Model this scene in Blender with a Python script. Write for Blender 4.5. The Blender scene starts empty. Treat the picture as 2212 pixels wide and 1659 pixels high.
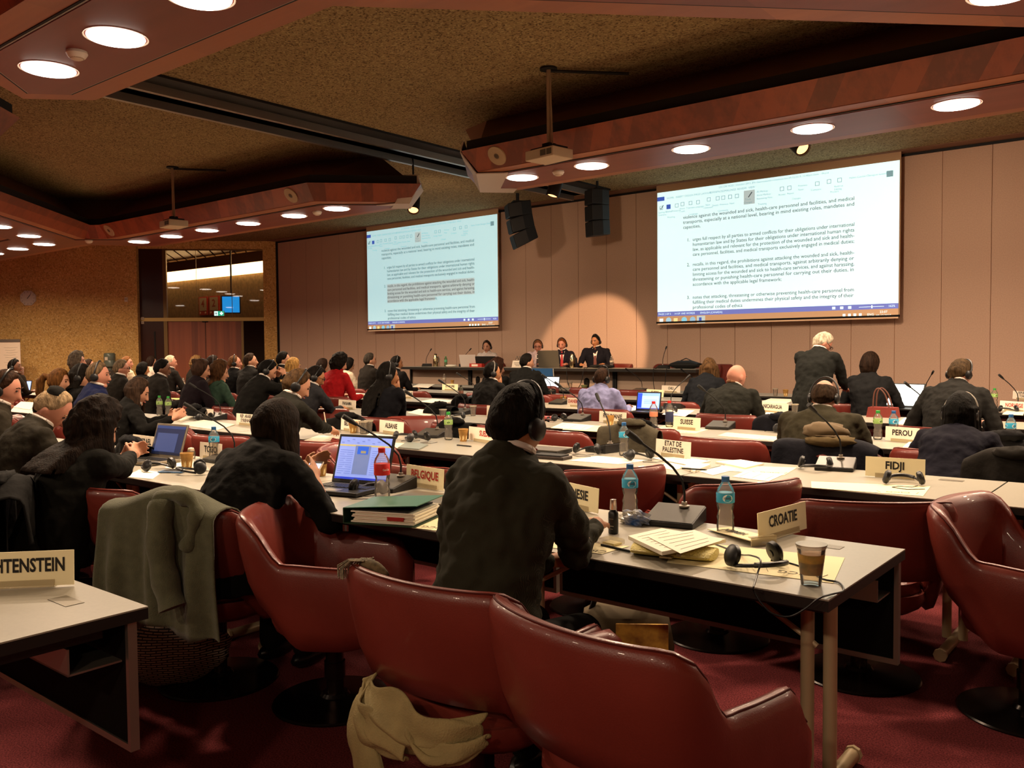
import bpy, bmesh, math, random
from math import sin, cos, pi, sqrt, atan2, radians, degrees
from mathutils import Vector, Matrix, Euler, noise

S = bpy.context.scene
COL = S.collection
random.seed(7)

# ---------------------------------------------------------------- camera
CAM_H = 1.42
YAW, PITCH, ROLL, FPX = 0.68232663, 0.0406664, -0.0086192, 1868.896
Fv = Vector((-sin(YAW)*cos(PITCH), cos(YAW)*cos(PITCH), -sin(PITCH)))
_r = Vector((cos(YAW), sin(YAW), 0)); _u = _r.cross(Fv)
Rv = cos(ROLL)*_r + sin(ROLL)*_u
Uv = -sin(ROLL)*_r + cos(ROLL)*_u
cam_data = bpy.data.cameras.new('camera')
cam = bpy.data.objects.new('camera', cam_data); COL.objects.link(cam)
cam.matrix_world = Matrix(((Rv.x, Uv.x, -Fv.x, 0), (Rv.y, Uv.y, -Fv.y, 0), (Rv.z, Uv.z, -Fv.z, CAM_H), (0, 0, 0, 1)))
cam_data.sensor_width = 36; cam_data.lens = 36*FPX/2212
cam_data.clip_start = 0.05; cam_data.clip_end = 100
S.camera = cam

# ---------------------------------------------------------------- world, exposure
W = bpy.data.worlds.new('world'); S.world = W; W.use_nodes = True
W.node_tree.nodes['Background'].inputs[0].default_value = (1.0, .74, .5, 1)
W.node_tree.nodes['Background'].inputs[1].default_value = .10
S.view_settings.view_transform = 'Standard'; S.view_settings.look = 'None'
S.view_settings.gamma = 1; S.view_settings.use_curve_mapping = False
S.view_settings.exposure = 0.12
S.cycles.use_denoising = True
S.cycles.max_bounces = 7; S.cycles.diffuse_bounces = 4; S.cycles.glossy_bounces = 3
S.cycles.transmission_bounces = 6; S.cycles.transparent_max_bounces = 10
S.cycles.caustics_reflective = False; S.cycles.caustics_refractive = False
S.cycles.sample_clamp_indirect = 4
LAMP_W = 62.0
LAMP_COL = (1.0, .74, .50)

# ---------------------------------------------------------------- places read off the photo, as points in the room
def ray(px, py): return (px-1106)/FPX*Rv - (py-829.5)/FPX*Uv + Fv
def atz(px, py, z):
    d = ray(px, py); t = (z-CAM_H)/d.z
    return Vector((d.x*t, d.y*t, z))
def aty(px, py, Y):
    d = ray(px, py); t = Y/d.y
    return Vector((d.x*t, Y, CAM_H+d.z*t))

ROWY = [2.31, 4.12, 5.97, 7.95, 9.8, 11.45]
def atable(px, py, z):
    """point on a table top: kept within the depth of the nearest table row, along the line of sight in plan"""
    p = atz(px, py, z)
    best = min([(.42, 1.16)]+[(y, y+.74) for y in ROWY], key=lambda r: max(r[0]-p.y, p.y-r[1], 0))
    y = max(best[0]+.05, min(best[1]-.05, p.y)); k = y/p.y
    return Vector((p.x*k, y, z))
# ---------------------------------------------------------------- materials
MATS = {}
def srgb(c):
    if isinstance(c, str): c = tuple(int(c[i:i+2], 16)/255 for i in (0, 2, 4))
    return tuple(x/12.92 if x <= .04045 else ((x+.055)/1.055)**2.4 for x in c)
def mat(name, c, rough=.6, metal=0, emit=0, spec=.5, noise_s=0, noise_a=0, bump=0, bump_s=200, stretch=(1, 1, 1), c2=None, coat=0, sheen=0, alpha=1, trans=0, ior=1.45):
    if name in MATS: return MATS[name]
    m = bpy.data.materials.new(name); m.use_nodes = True; MATS[name] = m
    nt = m.node_tree; N = nt.nodes; L = nt.links
    b = N['Principled BSDF']; c = srgb(c)
    b.inputs['Base Color'].default_value = (*c, 1)
    b.inputs['Roughness'].default_value = rough; b.inputs['Metallic'].default_value = metal
    b.inputs['Specular IOR Level'].default_value = spec
    b.inputs['Coat Weight'].default_value = coat; b.inputs['Sheen Weight'].default_value = sheen
    b.inputs['Alpha'].default_value = alpha; b.inputs['Transmission Weight'].default_value = trans
    b.inputs['IOR'].default_value = ior
    if emit:
        b.inputs['Emission Color'].default_value = (*c, 1); b.inputs['Emission Strength'].default_value = emit
    if noise_s or bump:
        tc = N.new('ShaderNodeTexCoord'); mp = N.new('ShaderNodeMapping'); mp.inputs['Scale'].default_value = stretch
        L.new(tc.outputs['Object'], mp.inputs['Vector'])
    if noise_s:
        n = N.new('ShaderNodeTexNoise'); n.inputs['Scale'].default_value = noise_s; n.inputs['Detail'].default_value = 5
        L.new(mp.outputs[0], n.inputs['Vector'])
        r = N.new('ShaderNodeValToRGB'); r.color_ramp.elements[0].position = .35; r.color_ramp.elements[1].position = .65
        d = srgb(c2) if c2 else tuple(x*(1-noise_a) for x in c)
        e = c if c2 else tuple(min(1, x*(1+noise_a)) for x in c)
        r.color_ramp.elements[0].color = (*d, 1); r.color_ramp.elements[1].color = (*e, 1)
        L.new(n.outputs['Fac'], r.inputs[0]); L.new(r.outputs[0], b.inputs['Base Color'])
    if bump:
        n2 = N.new('ShaderNodeTexNoise'); n2.inputs['Scale'].default_value = bump_s; n2.inputs['Detail'].default_value = 3
        bp = N.new('ShaderNodeBump'); bp.inputs['Strength'].default_value = bump; bp.inputs['Distance'].default_value = .01
        L.new(mp.outputs[0], n2.inputs['Vector']); L.new(n2.outputs['Fac'], bp.inputs['Height']); L.new(bp.outputs[0], b.inputs['Normal'])
    return m
def aggregate(name, base, light, dark, scale=45):
    m = bpy.data.materials.new(name); m.use_nodes = True; MATS[name] = m
    nt = m.node_tree; N = nt.nodes; L = nt.links; b = N['Principled BSDF']
    b.inputs['Roughness'].default_value = .95; b.inputs['Specular IOR Level'].default_value = .15
    tc = N.new('ShaderNodeTexCoord')
    v = N.new('ShaderNodeTexVoronoi'); v.inputs['Scale'].default_value = scale; L.new(tc.outputs['Object'], v.inputs['Vector'])
    sp = N.new('ShaderNodeSeparateColor'); L.new(v.outputs['Color'], sp.inputs[0])
    r = N.new('ShaderNodeValToRGB'); E = r.color_ramp.elements
    E[0].position = 0; E[0].color = (*srgb(dark), 1); E[1].position = 1; E[1].color = (*srgb(light), 1)
    for p, c in ((.16, dark), (.22, base), (.82, base), (.9, light)):
        e = E.new(p); e.color = (*srgb(c), 1)
    L.new(sp.outputs[0], r.inputs[0])
    n = N.new('ShaderNodeTexNoise'); n.inputs['Scale'].default_value = 1.3; n.inputs['Detail'].default_value = 6
    L.new(tc.outputs['Object'], n.inputs['Vector'])
    mx = N.new('ShaderNodeMix'); mx.data_type = 'RGBA'; mx.blend_type = 'MULTIPLY'; mx.inputs[0].default_value = .35
    L.new(r.outputs[0], mx.inputs[6]); L.new(n.outputs['Color'], mx.inputs[7]); 
    r2 = N.new('ShaderNodeValToRGB'); r2.color_ramp.elements[0].position = .3; r2.color_ramp.elements[0].color = (.55, .55, .55, 1); r2.color_ramp.elements[1].position = .7
    L.new(n.outputs['Fac'], r2.inputs[0]); L.new(r2.outputs[0], mx.inputs[7]); L.new(mx.outputs[2], b.inputs['Base Color'])
    bp = N.new('ShaderNodeBump'); bp.inputs['Strength'].default_value = .6; bp.inputs['Distance'].default_value = .012
    L.new(v.outputs['Distance'], bp.inputs['Height']); L.new(bp.outputs[0], b.inputs['Normal'])
    return m
def wood(name, c1, c2, axis='z', rough=.42, board=6.0):
    # veneer: broad boards across one axis, fine grain along another
    m = bpy.data.materials.new(name); m.use_nodes = True; MATS[name] = m
    nt = m.node_tree; N = nt.nodes; L = nt.links; b = N['Principled BSDF']
    b.inputs['Roughness'].default_value = rough
    tc = N.new('ShaderNodeTexCoord')
    mp = N.new('ShaderNodeMapping'); mp.inputs['Scale'].default_value = {'z': (1, 1, .03), 'x': (.03, 1, 1)}[axis]
    L.new(tc.outputs['Object'], mp.inputs['Vector'])
    n = N.new('ShaderNodeTexNoise'); n.inputs['Scale'].default_value = board; n.inputs['Detail'].default_value = 8; n.inputs['Roughness'].default_value = .65
    L.new(mp.outputs[0], n.inputs['Vector'])
    r = N.new('ShaderNodeValToRGB'); r.color_ramp.elements[0].position = .38; r.color_ramp.elements[1].position = .62
    r.color_ramp.elements[0].color = (*srgb(c1), 1); r.color_ramp.elements[1].color = (*srgb(c2), 1)
    sx = N.new('ShaderNodeSeparateXYZ'); L.new(tc.outputs['Object'], sx.inputs[0])
    ad = N.new('ShaderNodeMath'); ad.operation = 'ADD'; L.new(sx.outputs[0], ad.inputs[0]); L.new(sx.outputs[1], ad.inputs[1])
    if axis == 'x': ad.inputs[1].default_value = 0; m.node_tree.links.remove(ad.inputs[1].links[0])
    sn = N.new('ShaderNodeMath'); sn.operation = 'SNAP'; sn.inputs[1].default_value = .23 if axis == 'z' else 1.1; L.new(ad.outputs[0], sn.inputs[0])
    wn = N.new('ShaderNodeTexWhiteNoise'); wn.noise_dimensions = '1D'; L.new(sn.outputs[0], wn.inputs['W'])
    mm = N.new('ShaderNodeMix'); mm.inputs[0].default_value = .24 if axis == 'z' else .2; L.new(n.outputs['Fac'], mm.inputs[2]); L.new(wn.outputs['Value'], mm.inputs[3])
    L.new(mm.outputs[0], r.inputs[0]); L.new(r.outputs[0], b.inputs['Base Color'])
    return m

# ---------------------------------------------------------------- mesh builder
class MB:
    def __init__(s): s.v = []; s.f = []
    def add(s, vs, fs, M=None):
        o = len(s.v)
        s.v += [(M @ Vector(v))[:] for v in vs] if M is not None else [tuple(v) for v in vs]
        s.f += [[i+o for i in f] for f in fs]; return s
    def box(s, x0, x1, y0, y1, z0, z1, M=None):
        vs = [(x, y, z) for z in (z0, z1) for y in (y0, y1) for x in (x0, x1)]
        return s.add(vs, [(0, 2, 3, 1), (4, 5, 7, 6), (0, 1, 5, 4), (2, 6, 7, 3), (0, 4, 6, 2), (1, 3, 7, 5)], M)
    def prism(s, poly, z0, z1, M=None, top=None):
        n = len(poly); top = top or poly
        a = sum(poly[i][0]*poly[(i+1) % n][1]-poly[(i+1) % n][0]*poly[i][1] for i in range(n))
        if a < 0: poly = poly[::-1]; top = top[::-1]
        vs = [(p[0], p[1], z0) for p in poly]+[(p[0], p[1], z1) for p in top]
        return s.add(vs, [tuple(range(n))[::-1], tuple(range(n, 2*n))]+[(i, (i+1) % n, n+(i+1) % n, n+i) for i in range(n)], M)
    def loft(s, rings, cap=True, M=None, closed=True):
        n = len(rings[0]); vs = [p for r in rings for p in r]; fs = []
        for k in range(len(rings)-1):
            for i in range(n if closed else n-1):
                j = (i+1) % n; fs.append((k*n+i, k*n+j, (k+1)*n+j, (k+1)*n+i))
        if cap: fs += [tuple(range(n))[::-1], tuple(range((len(rings)-1)*n, len(rings)*n))]
        return s.add(vs, fs, M)
    def lathe(s, prof, n=20, M=None):
        return s.loft([[(r*cos(2*pi*i/n), r*sin(2*pi*i/n), z) for i in range(n)] for r, z in prof], True, M)
    def tube(s, pts, r, n=8, M=None, radii=None):
        pts = [Vector(p) for p in pts]; rings = []; up = None
        for i, p in enumerate(pts):
            d = (pts[min(i+1, len(pts)-1)]-pts[max(i-1, 0)])
            if d.length < 1e-9: d = Vector((0, 0, 1))
            d.normalize()
            if up is None: up = Vector((0, 0, 1)) if abs(d.z) < .9 else Vector((1, 0, 0))
            a = d.cross(up).normalized(); b = a.cross(d).normalized(); up = b
            rr = radii[i] if radii else r
            rings.append([p+a*rr*cos(2*pi*k/n)+b*rr*sin(2*pi*k/n) for k in range(n)])
        return s.loft(rings, True, M)
    def ell(s, c, r, nu=16, nv=10, M=None, fn=None):
        c = Vector(c); vs = []; fs = []
        for j in range(nv+1):
            th = pi*j/nv
            for i in range(nu):
                ph = 2*pi*i/nu; d = Vector((sin(th)*cos(ph), sin(th)*sin(ph), cos(th)))
                k = fn(d) if fn else 1
                vs.append(c+Vector((d.x*r[0], d.y*r[1], d.z*r[2]))*k)
        for j in range(nv):
            for i in range(nu):
                k = (i+1) % nu; fs.append((j*nu+i, (j+1)*nu+i, (j+1)*nu+k, j*nu+k))
        return s.add(vs, fs, M)
    def cap(s, a, b, ra, rb, n=12, M=None):
        a = Vector(a); b = Vector(b); d = b-a; L = d.length or 1e-6; d = d/L
        pts = []; rad = []
        for t in (-.95, -.7, -.35, 0): pts.append(a+d*ra*t); rad.append(ra*sqrt(1-t*t))
        for t in (0, .35, .7, .95): pts.append(b+d*rb*t); rad.append(rb*sqrt(1-t*t))
        return s.tube(pts, 0, n, M, rad)
    def mesh(s, name):
        me = bpy.data.meshes.new(name); me.from_pydata([tuple(v) for v in s.v], [], s.f); me.validate(); me.update(); return me
    def build(s, name, m, parent=None, smooth=True, sharp=40, bevel=0):
        me = s.mesh(name)
        if bevel:
            bm = bmesh.new(); bm.from_mesh(me); bmesh.ops.remove_doubles(bm, verts=bm.verts, dist=1e-5)
            es = [e for e in bm.edges if len(e.link_faces) == 2 and e.calc_face_angle() > .6]
            bmesh.ops.bevel(bm, geom=es, offset=bevel, segments=2, affect='EDGES', profile=.5)
            bm.to_mesh(me); bm.free()
        o = bpy.data.objects.new(name, me); COL.objects.link(o); me.materials.append(m)
        if smooth:
            me.polygons.foreach_set('use_smooth', [True]*len(me.polygons))
            if sharp: me.set_sharp_from_angle(angle=radians(sharp))
        if parent is not None: o.parent = parent
        return o
def obj_from(me, name, parent=None, m=None):
    o = bpy.data.objects.new(name, me); COL.objects.link(o)
    if m is not None and not me.materials: me.materials.append(m)
    if parent is not None: o.parent = parent
    return o
def T(x=0, y=0, z=0, rz=0, rx=0, ry=0, s=1):
    return Matrix.Translation((x, y, z)) @ Euler((rx, ry, rz)).to_matrix().to_4x4() @ Matrix.Scale(s, 4)
def tag(o, label=None, cat=None, group=None, kind=None):
    if label: o['label'] = label
    if cat: o['category'] = cat
    if group: o['group'] = group
    if kind: o['kind'] = kind
    return o
def thing(name, label, cat, loc=(0, 0, 0), rz=0, group=None):
    o = bpy.data.objects.new(name, None); COL.objects.link(o); o.empty_display_size = .1
    o.location = loc; o.rotation_euler = (0, 0, rz); return tag(o, label, cat, group)
def copy_tree(o, parent=None):
    c = o.copy(); COL.objects.link(c); c.parent = parent
    if parent is None and 'label' in c: del c['label']
    for ch in o.children: copy_tree(ch, c)
    return c
PROTO = {}
def stamp(key, make, name, label, cat, loc, rz=0, group=None, scale=1):
    """first time builds the thing, afterwards copies it with its parts"""
    if key not in PROTO:
        r = thing(name, label, cat); make(r); PROTO[key] = r
    else: r = copy_tree(PROTO[key])
    r.location = loc; r.rotation_euler = (0, 0, rz); r.scale = (scale,)*3
    r['label'] = label; r['category'] = cat
    if group: r['group'] = group
    elif 'group' in r: del r['group']
    return r
def smooth01(x, a, b):
    t = max(0, min(1, (x-a)/(b-a))) if a != b else float(x > a)
    return t*t*(3-2*t)
def offset_poly(poly, d):
    n = len(poly); a = sum(poly[i][0]*poly[(i+1) % n][1]-poly[(i+1) % n][0]*poly[i][1] for i in range(n))
    sg = 1 if a > 0 else -1; out = []
    for i in range(n):
        p0, p1, p2 = (Vector(poly[k % n]) for k in (i-1, i, i+1))
        e1 = (p1-p0).normalized(); e2 = (p2-p1).normalized()
        n1 = Vector((e1.y, -e1.x))*sg; n2 = Vector((e2.y, -e2.x))*sg
        k = n1+n2; k = k/max(.35, k.dot(n1)) if k.length > 1e-6 else n1
        out.append(tuple(p1+k*d))
    return out
TXT = {}
def text_geo(s, size=1.0, width=None, bold=.02, align='CENTER', spacing=1.0, shear=0):
    """flat letter outlines as vertices in the xz plane (facing -y)"""
    key = (s, bold, align, spacing, shear)
    if key not in TXT:
        cu = bpy.data.curves.new('t', 'FONT'); cu.body = s; cu.size = 1; cu.align_x = align; cu.align_y = 'CENTER'
        cu.offset = bold; cu.resolution_u = 2; cu.space_line = spacing; cu.shear = shear
        o = bpy.data.objects.new('t', cu); COL.objects.link(o)
        dg = bpy.context.evaluated_depsgraph_get()
        me = bpy.data.meshes.new_from_object(o.evaluated_get(dg))
        vs = [tuple(v.co) for v in me.vertices]; fs = [tuple(p.vertices) for p in me.polygons]
        bpy.data.objects.remove(o); bpy.data.curves.remove(cu); bpy.data.meshes.remove(me)
        TXT[key] = (vs, fs)
    vs, fs = TXT[key]
    if not vs: return [], []
    x0 = min(v[0] for v in vs); x1 = max(v[0] for v in vs)
    sx = size if width is None else (-width*size if width < 0 else width/max(1e-6, x1-x0))
    return [(v[0]*sx, 0, v[1]*size) for v in vs], fs
# ================================================================ materials of the place
M_CEIL = aggregate('ceiling_aggregate', '94805a', 'ac9a70', '665438', 62)
M_CONC = aggregate('wall_aggregate', 'dcb06a', 'ecc886', 'c09658', 36)
M_CARPET = mat('carpet', '723234', .97, noise_s=160, noise_a=.5, bump=.7, bump_s=420, spec=.1)
M_WALL = mat('fabric_wall_panel', 'c6a690', .85, noise_s=60, noise_a=.05, spec=.2)
M_JOINT = mat('panel_joint', 'd8b090', .5)
M_WOOD = wood('mahogany_fascia', '6e3420', '96492a', 'z', .38, 5)
M_PANEL = wood('mahogany_soffit', '6c3026', '7c3a2e', 'x', .42, 3)
M_BORDER = wood('mahogany_border', '8e5338', 'a3643f', 'x', .45, 3)
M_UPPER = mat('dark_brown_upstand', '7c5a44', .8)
M_BLACK = mat('matt_black', '0e0d0c', .7)
M_WHITE = mat('white_cladding', 'c9bdb0', .5)
M_ALU = mat('aluminium', 'a39a90', .38, .85)
M_DOORW = wood('door_wood', '7a3c22', 'a05430', 'z', .45, 4)
M_BROWN = mat('brown_lacquer_panel', '3c2018', .25)
M_BRASS = mat('bronze_frame', '7a6038', .45, .5)
M_STEELG = mat('satin_grey_paint', 'a8937a', .42, .3)
M_PLASTW = mat('cream_plastic', 'd8c8b0', .45)
M_GLOW = mat('lamp_diffuser', 'fff2e4', .5, emit=9)

YW = 13.9
ZC = 4.3
def struct(name, mb, m, parent=None, **k):
    o = mb.build(name, m, parent, smooth=False, **k)
    if parent is None: o['kind'] = 'structure'
    return o
# diagonal left wall: starts at the corner P0 and runs towards (-1,-1)
P0 = aty(600, 700, YW)
DX = Vector((-1, -1, 0)).normalized(); DN = Vector((1, -1, 0)).normalized()   # along, and into the room
def diag(px, py, off=0.0):
    """point of the diagonal wall plane (moved off metres into the room) behind a pixel -> (t along, z)"""
    d = ray(px, py); C = Vector((0, 0, CAM_H)); Q = P0+DN*off
    k = DN.dot(Q-C)/DN.dot(d); p = C+d*k
    return DX.dot(p-P0), p.z
DM = Matrix(((DX.x, -DN.x, 0, P0.x), (DX.y, -DN.y, 0, P0.y), (0, 0, 1, 0), (0, 0, 0, 1)))   # local x = t along wall, local -y = into room
t_col = diag(571, 690)[0]; t_dr = diag(523, 690)[0]; t_dl = diag(361, 690)[0]; t_gl = diag(355, 690)[0]; t_br = diag(304, 690)[0]; t_cw = diag(298, 700, .18)[0]

# floor, ceiling, outer walls
struct('floor', MB().prism([(7, -9), (7, 20), (-38, 20), (-38, -9)], -.1, 0), M_CARPET)
pA = P0+DX*11.5
struct('ceiling', MB().prism([(6, -8), (6, YW), (P0.x, YW), (pA.x, pA.y), (pA.x, -8)], ZC, ZC+.2), M_CEIL)
struct('wall_right', MB().box(6, 6.2, -8, YW, 0, ZC), M_WALL)
struct('wall_back', MB().box(pA.x-.2, 6.2, -8.2, -8, 0, ZC), M_WALL)
mb = MB(); mb.box(t_cw, 11.5, -.18, .3, 0, ZC+.3, DM); mb.box(pA.x-.2, pA.x, -8, pA.y, 0, ZC)
struct('wall_left', mb, M_CONC)
mb = MB(); mb.box(-.02, t_col, -.06, .3, 0, ZC+.3, DM); mb.box(t_col, t_cw, -.02, .25, diag(460, 538)[1], ZC+.3, DM)
struct('wall_left_pier', mb, M_CONC)
# front wall in tall fabric panels
xj = aty(1310.8, 720, YW).x; sp = (aty(1588, 720, YW).x-aty(1192.6, 720, YW).x)/6
mb = MB(); x = xj-sp*20
while x < 6:
    a = max(x+.005, P0.x+.05); b = min(x+sp-.005, 6)
    if b > a: mb.box(a, b, YW, YW+.03, 0, ZC-.04)
    x += sp
wf = struct('wall_front', mb, M_WALL)
o = MB().box(P0.x, 6, YW+.02, YW+.25, 0, ZC).build('panel_joint', M_JOINT, wf, False)
struct('trim_1', MB().box(P0.x, 6, YW-.03, YW+.03, ZC-.05, ZC-.015), M_BLACK)
struct('trim_2', MB().box(P0.x, 6, YW-.3, YW+.03, ZC-.012, ZC+.0), M_UPPER)
struct('trim_3', MB().box(P0.x-.02, P0.x+.07, YW-.05, YW+.03, 0, ZC), M_BLACK)
# corridor beyond the glazing
YB = 17.2
struct('wall_corridor', MB().box(-38, -14, YB, YB+.2, 0, 5), mat('corridor_concrete', '7a6240', .9, noise_s=9, noise_a=.2))
struct('wall_corridor_end', MB().box(-38.2, -38, -9, YB, 0, 5), M_CONC)
mb = MB()
for i in range(34):
    M_ = Matrix.Translation((-36+i*.62, 15, 4.75)) @ Matrix.Rotation(radians(52), 4, 'Z')
    mb.box(-.16, .16, -7, 7, 0, .02, M_)
struct('ceiling_corridor_slats', mb, mat('slat_metal', '6a4a28', .4, .4))
struct('ceiling_corridor', MB().prism([(-38, 20), (-38, 5), (-28, 5), (P0.x-.6, 14.3), (-14, 14.3), (-14, 20)], 5.0, 5.1), M_BLACK)
cv = thing('cove_light', 'bright warm glow band for the cove light along the corridor wall beyond the glass', 'light', (-27, YB-.1, 0))
MB().box(-11, 11, -.05, .08, 4.02, 4.4).build('glow_band', mat('cove_glow', 'ffd9a0', .5, emit=7), cv, False)  # glowing band stands in for the cove's light washed on the wall
MB().box(-11, 11, -.2, -.14, 4.36, 4.7).build('pelmet', M_UPPER, cv, False)
l = bpy.data.lights.new('cove', 'AREA'); l.shape = 'RECTANGLE'; l.size = 20; l.size_y = .3; l.energy = 90; l.color = (1, .7, .38)
lo = bpy.data.objects.new('cove', l); COL.objects.link(lo); lo.parent = cv; lo.location = (0, -.4, 4.2); lo.rotation_euler = (radians(-25), 0, 0)

# door, glass screen, frames in the diagonal wall
zt = diag(460, 686)[1]; zb = diag(460, 693.5)[1]; zg = diag(460, 538)[1]
d1 = struct('door_1', MB().box(t_dr+.02, t_dl, .05, .11, .02, zb-.01, DM), M_DOORW)
MB().box((t_dr+t_dl)/2-.005, (t_dr+t_dl)/2+.005, .04, .05, .02, zb-.02, DM).build('door_gap', M_BLACK, d1, False)
MB().box((t_dr+t_dl)/2-.07, (t_dr+t_dl)/2+.07, 0, .05, zb-.03, zb+.01, DM).build('door_closer', M_BLACK, d1, False)
w1 = struct('window_1', MB().box(t_dr-.03, t_dr+.03, 0, .1, 0, zb, DM).box(t_dl-.0, t_gl+.02, 0, .1, 0, zg, DM).box(t_col-.02, t_gl, .0, .02, zg-.04, zg, DM), M_BRASS)
MB().box(t_col, t_br, -.01, .12, zb, zt, DM).build('transom_beam', mat('gilt_beam', 'a88850', .35, .6), w1, False)
MB().box(t_dr+.25, t_dr+.26, .02, .05, zt, zg, DM).box((t_dr+t_dl)/2+.2, (t_dr+t_dl)/2+.205, .02, .05, zt, zg, DM).build('mullion', M_BRASS, w1, False)
def glass(name, tint, gl, milk=0):
    m = bpy.data.materials.new(name); m.use_nodes = True; N = m.node_tree.nodes; L = m.node_tree.links
    N.remove(N['Principled BSDF']); tr = N.new('ShaderNodeBsdfTransparent'); tr.inputs[0].default_value = (*srgb(tint), 1)
    g = N.new('ShaderNodeBsdfGlossy'); g.inputs['Roughness'].default_value = .02
    fr = N.new('ShaderNodeFresnel'); fr.inputs[0].default_value = gl
    if milk:
        df = N.new('ShaderNodeBsdfTranslucent'); df.inputs[0].default_value = (.8, .76, .7, 1); d2 = N.new('ShaderNodeBsdfDiffuse'); d2.inputs[0].default_value = (.8, .76, .7, 1)
        m1 = N.new('ShaderNodeMixShader'); m1.inputs[0].default_value = .5; L.new(df.outputs[0], m1.inputs[1]); L.new(d2.outputs[0], m1.inputs[2])
        m2 = N.new('ShaderNodeMixShader'); m2.inputs[0].default_value = milk; L.new(tr.outputs[0], m2.inputs[1]); L.new(m1.outputs[0], m2.inputs[2]); tr = m2
    mx = N.new('ShaderNodeMixShader'); L.new(fr.outputs[0], mx.inputs[0]); L.new(tr.outputs[0], mx.inputs[1]); L.new(g.outputs[0], mx.inputs[2])
    L.new(mx.outputs[0], N['Material Output'].inputs[0]); MATS[name] = m; return m
M_GLASS = glass('window_glass', 'f4eee4', 1.6)
M_DGLASS = glass('smoked_glass', '5a5044', 1.6)
MB().box(t_col, t_gl, .03, .036, zt, zg, DM).build('pane', M_GLASS, w1, False)
MB().box(t_col, t_dr-.03, .03, .036, 0, zb, DM).build('side_pane', M_DGLASS, w1, False)
p1 = struct('wall_left_panel', MB().box(t_gl+.02, t_cw+.02, .0, .1, 0, zg+.05, DM), M_BROWN)
MB().box(diag(334, 700)[0]-.02, diag(334, 700)[0]+.02, -.01, .0, 0, diag(334, 716)[1], DM).build('panel_gap', M_BLACK, p1, False)
# red room-number boards and monitor in the corridor
def board(px0, py0, px1, py1, txt, lab):
    a = aty(px0, py0, YB-.1); b = aty(px1, py1, YB-.1); w = abs(b.x-a.x); h = abs(a.z-b.z)
    t = thing('room_number_board', lab, 'sign', ((a.x+b.x)/2, YB-.06, (a.z+b.z)/2))
    MB().box(-w/2, w/2, 0, .05, -h/2, h/2).build('frame', mat('sign_red', 'b03a30', .5), t, False)
    MB().box(-w*.4, w*.4, -.01, 0, -h*.27, h*.44).build('face', mat('sign_cream', 'a8957c', .6), t, False)
    v, f = text_geo(txt, h*.55, w*.36); MB().add([(q[0], q[1]-.013, q[2]+h*.1) for q in v], f).build('numeral', mat('sign_numeral', '8e3a28', .6), t, False)
    MB().lathe([(w*.06, 0), (w*.06, .01)], 12, T(-w*.3, -.01, -h*.38, rx=pi/2)).lathe([(w*.06, 0), (w*.06, .01)], 12, T(w*.3, -.01, -h*.38, rx=pi/2)).build('dot', M_PLASTW, t, False)
board(427, 642, 446, 680, '4', 'red-framed board with numeral 4 in the corridor beyond the glass')
board(449, 640, 471, 679, '2', 'red-framed board with numeral 2 in the corridor beside the board 4')
a = aty(482, 642, 15.6); b = aty(516, 674, 15.6); w = abs(b.x-a.x)*.62; h = abs(a.z-b.z)
t = thing('monitor', 'blue glowing monitor hanging in the corridor behind the glass', 'monitor', ((a.x+b.x)/2, 15.6, (a.z+b.z)/2), radians(45))
MB().box(-w/2-.03, w/2+.03, 0, .08, -h/2-.03, h/2+.03).build('housing', M_BLACK, t, False)
MB().box(-w/2, w/2, -.01, 0, -h/2, h/2).build('display', mat('monitor_blue', '1a8ae8', .4, emit=1.3), t, False)
MB().tube([(0, .05, h/2), (0, .05, 4.75-(a.z+b.z)/2)], .02).build('hanger', M_BLACK, t)
tt, z0 = diag(472.5, 677, .1)
q = P0+DX*tt+DN*.06
t = thing('exit_sign', 'lit green and white exit sign standing on the beam over the door', 'exit sign', (q.x, q.y, z0), atan2(DX.y, DX.x)+pi)
MB().box(-.13, .13, 0, .05, -.065, .065).build('housing', M_PLASTW, t, False)
MB().box(-.125, .125, -.004, 0, -.06, .06).build('green_face', mat('exit_green', '1d9a78', .4, emit=1.0), t, False)
me_w = mat('exit_white', 'd8f4f0', .4, emit=1.3)
MB().box(-.12, -.03, -.008, -.004, -.055, .055).prism([(.02, -.008), (.1, -.008), (.1, -.004), (.02, -.004)], -.005, .02).box(.05, .07, -.008, -.004, 0, .05).add([(.02, -.008, -.005), (.1, -.008, -.005), (.06, -.008, -.045)], [(0, 1, 2)]).build('pictogram', me_w, t, False)
MB().box(-.1, -.085, -.012, -.008, -.03, .03).box(-.075, -.045, -.012, -.008, .0, .02).tube([(-.07, -.01, .0), (-.055, -.01, -.03), (-.07, -.01, -.045)], .006).build('running_figure', mat('exit_dark', '1d7a60', .5), t, False)
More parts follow.
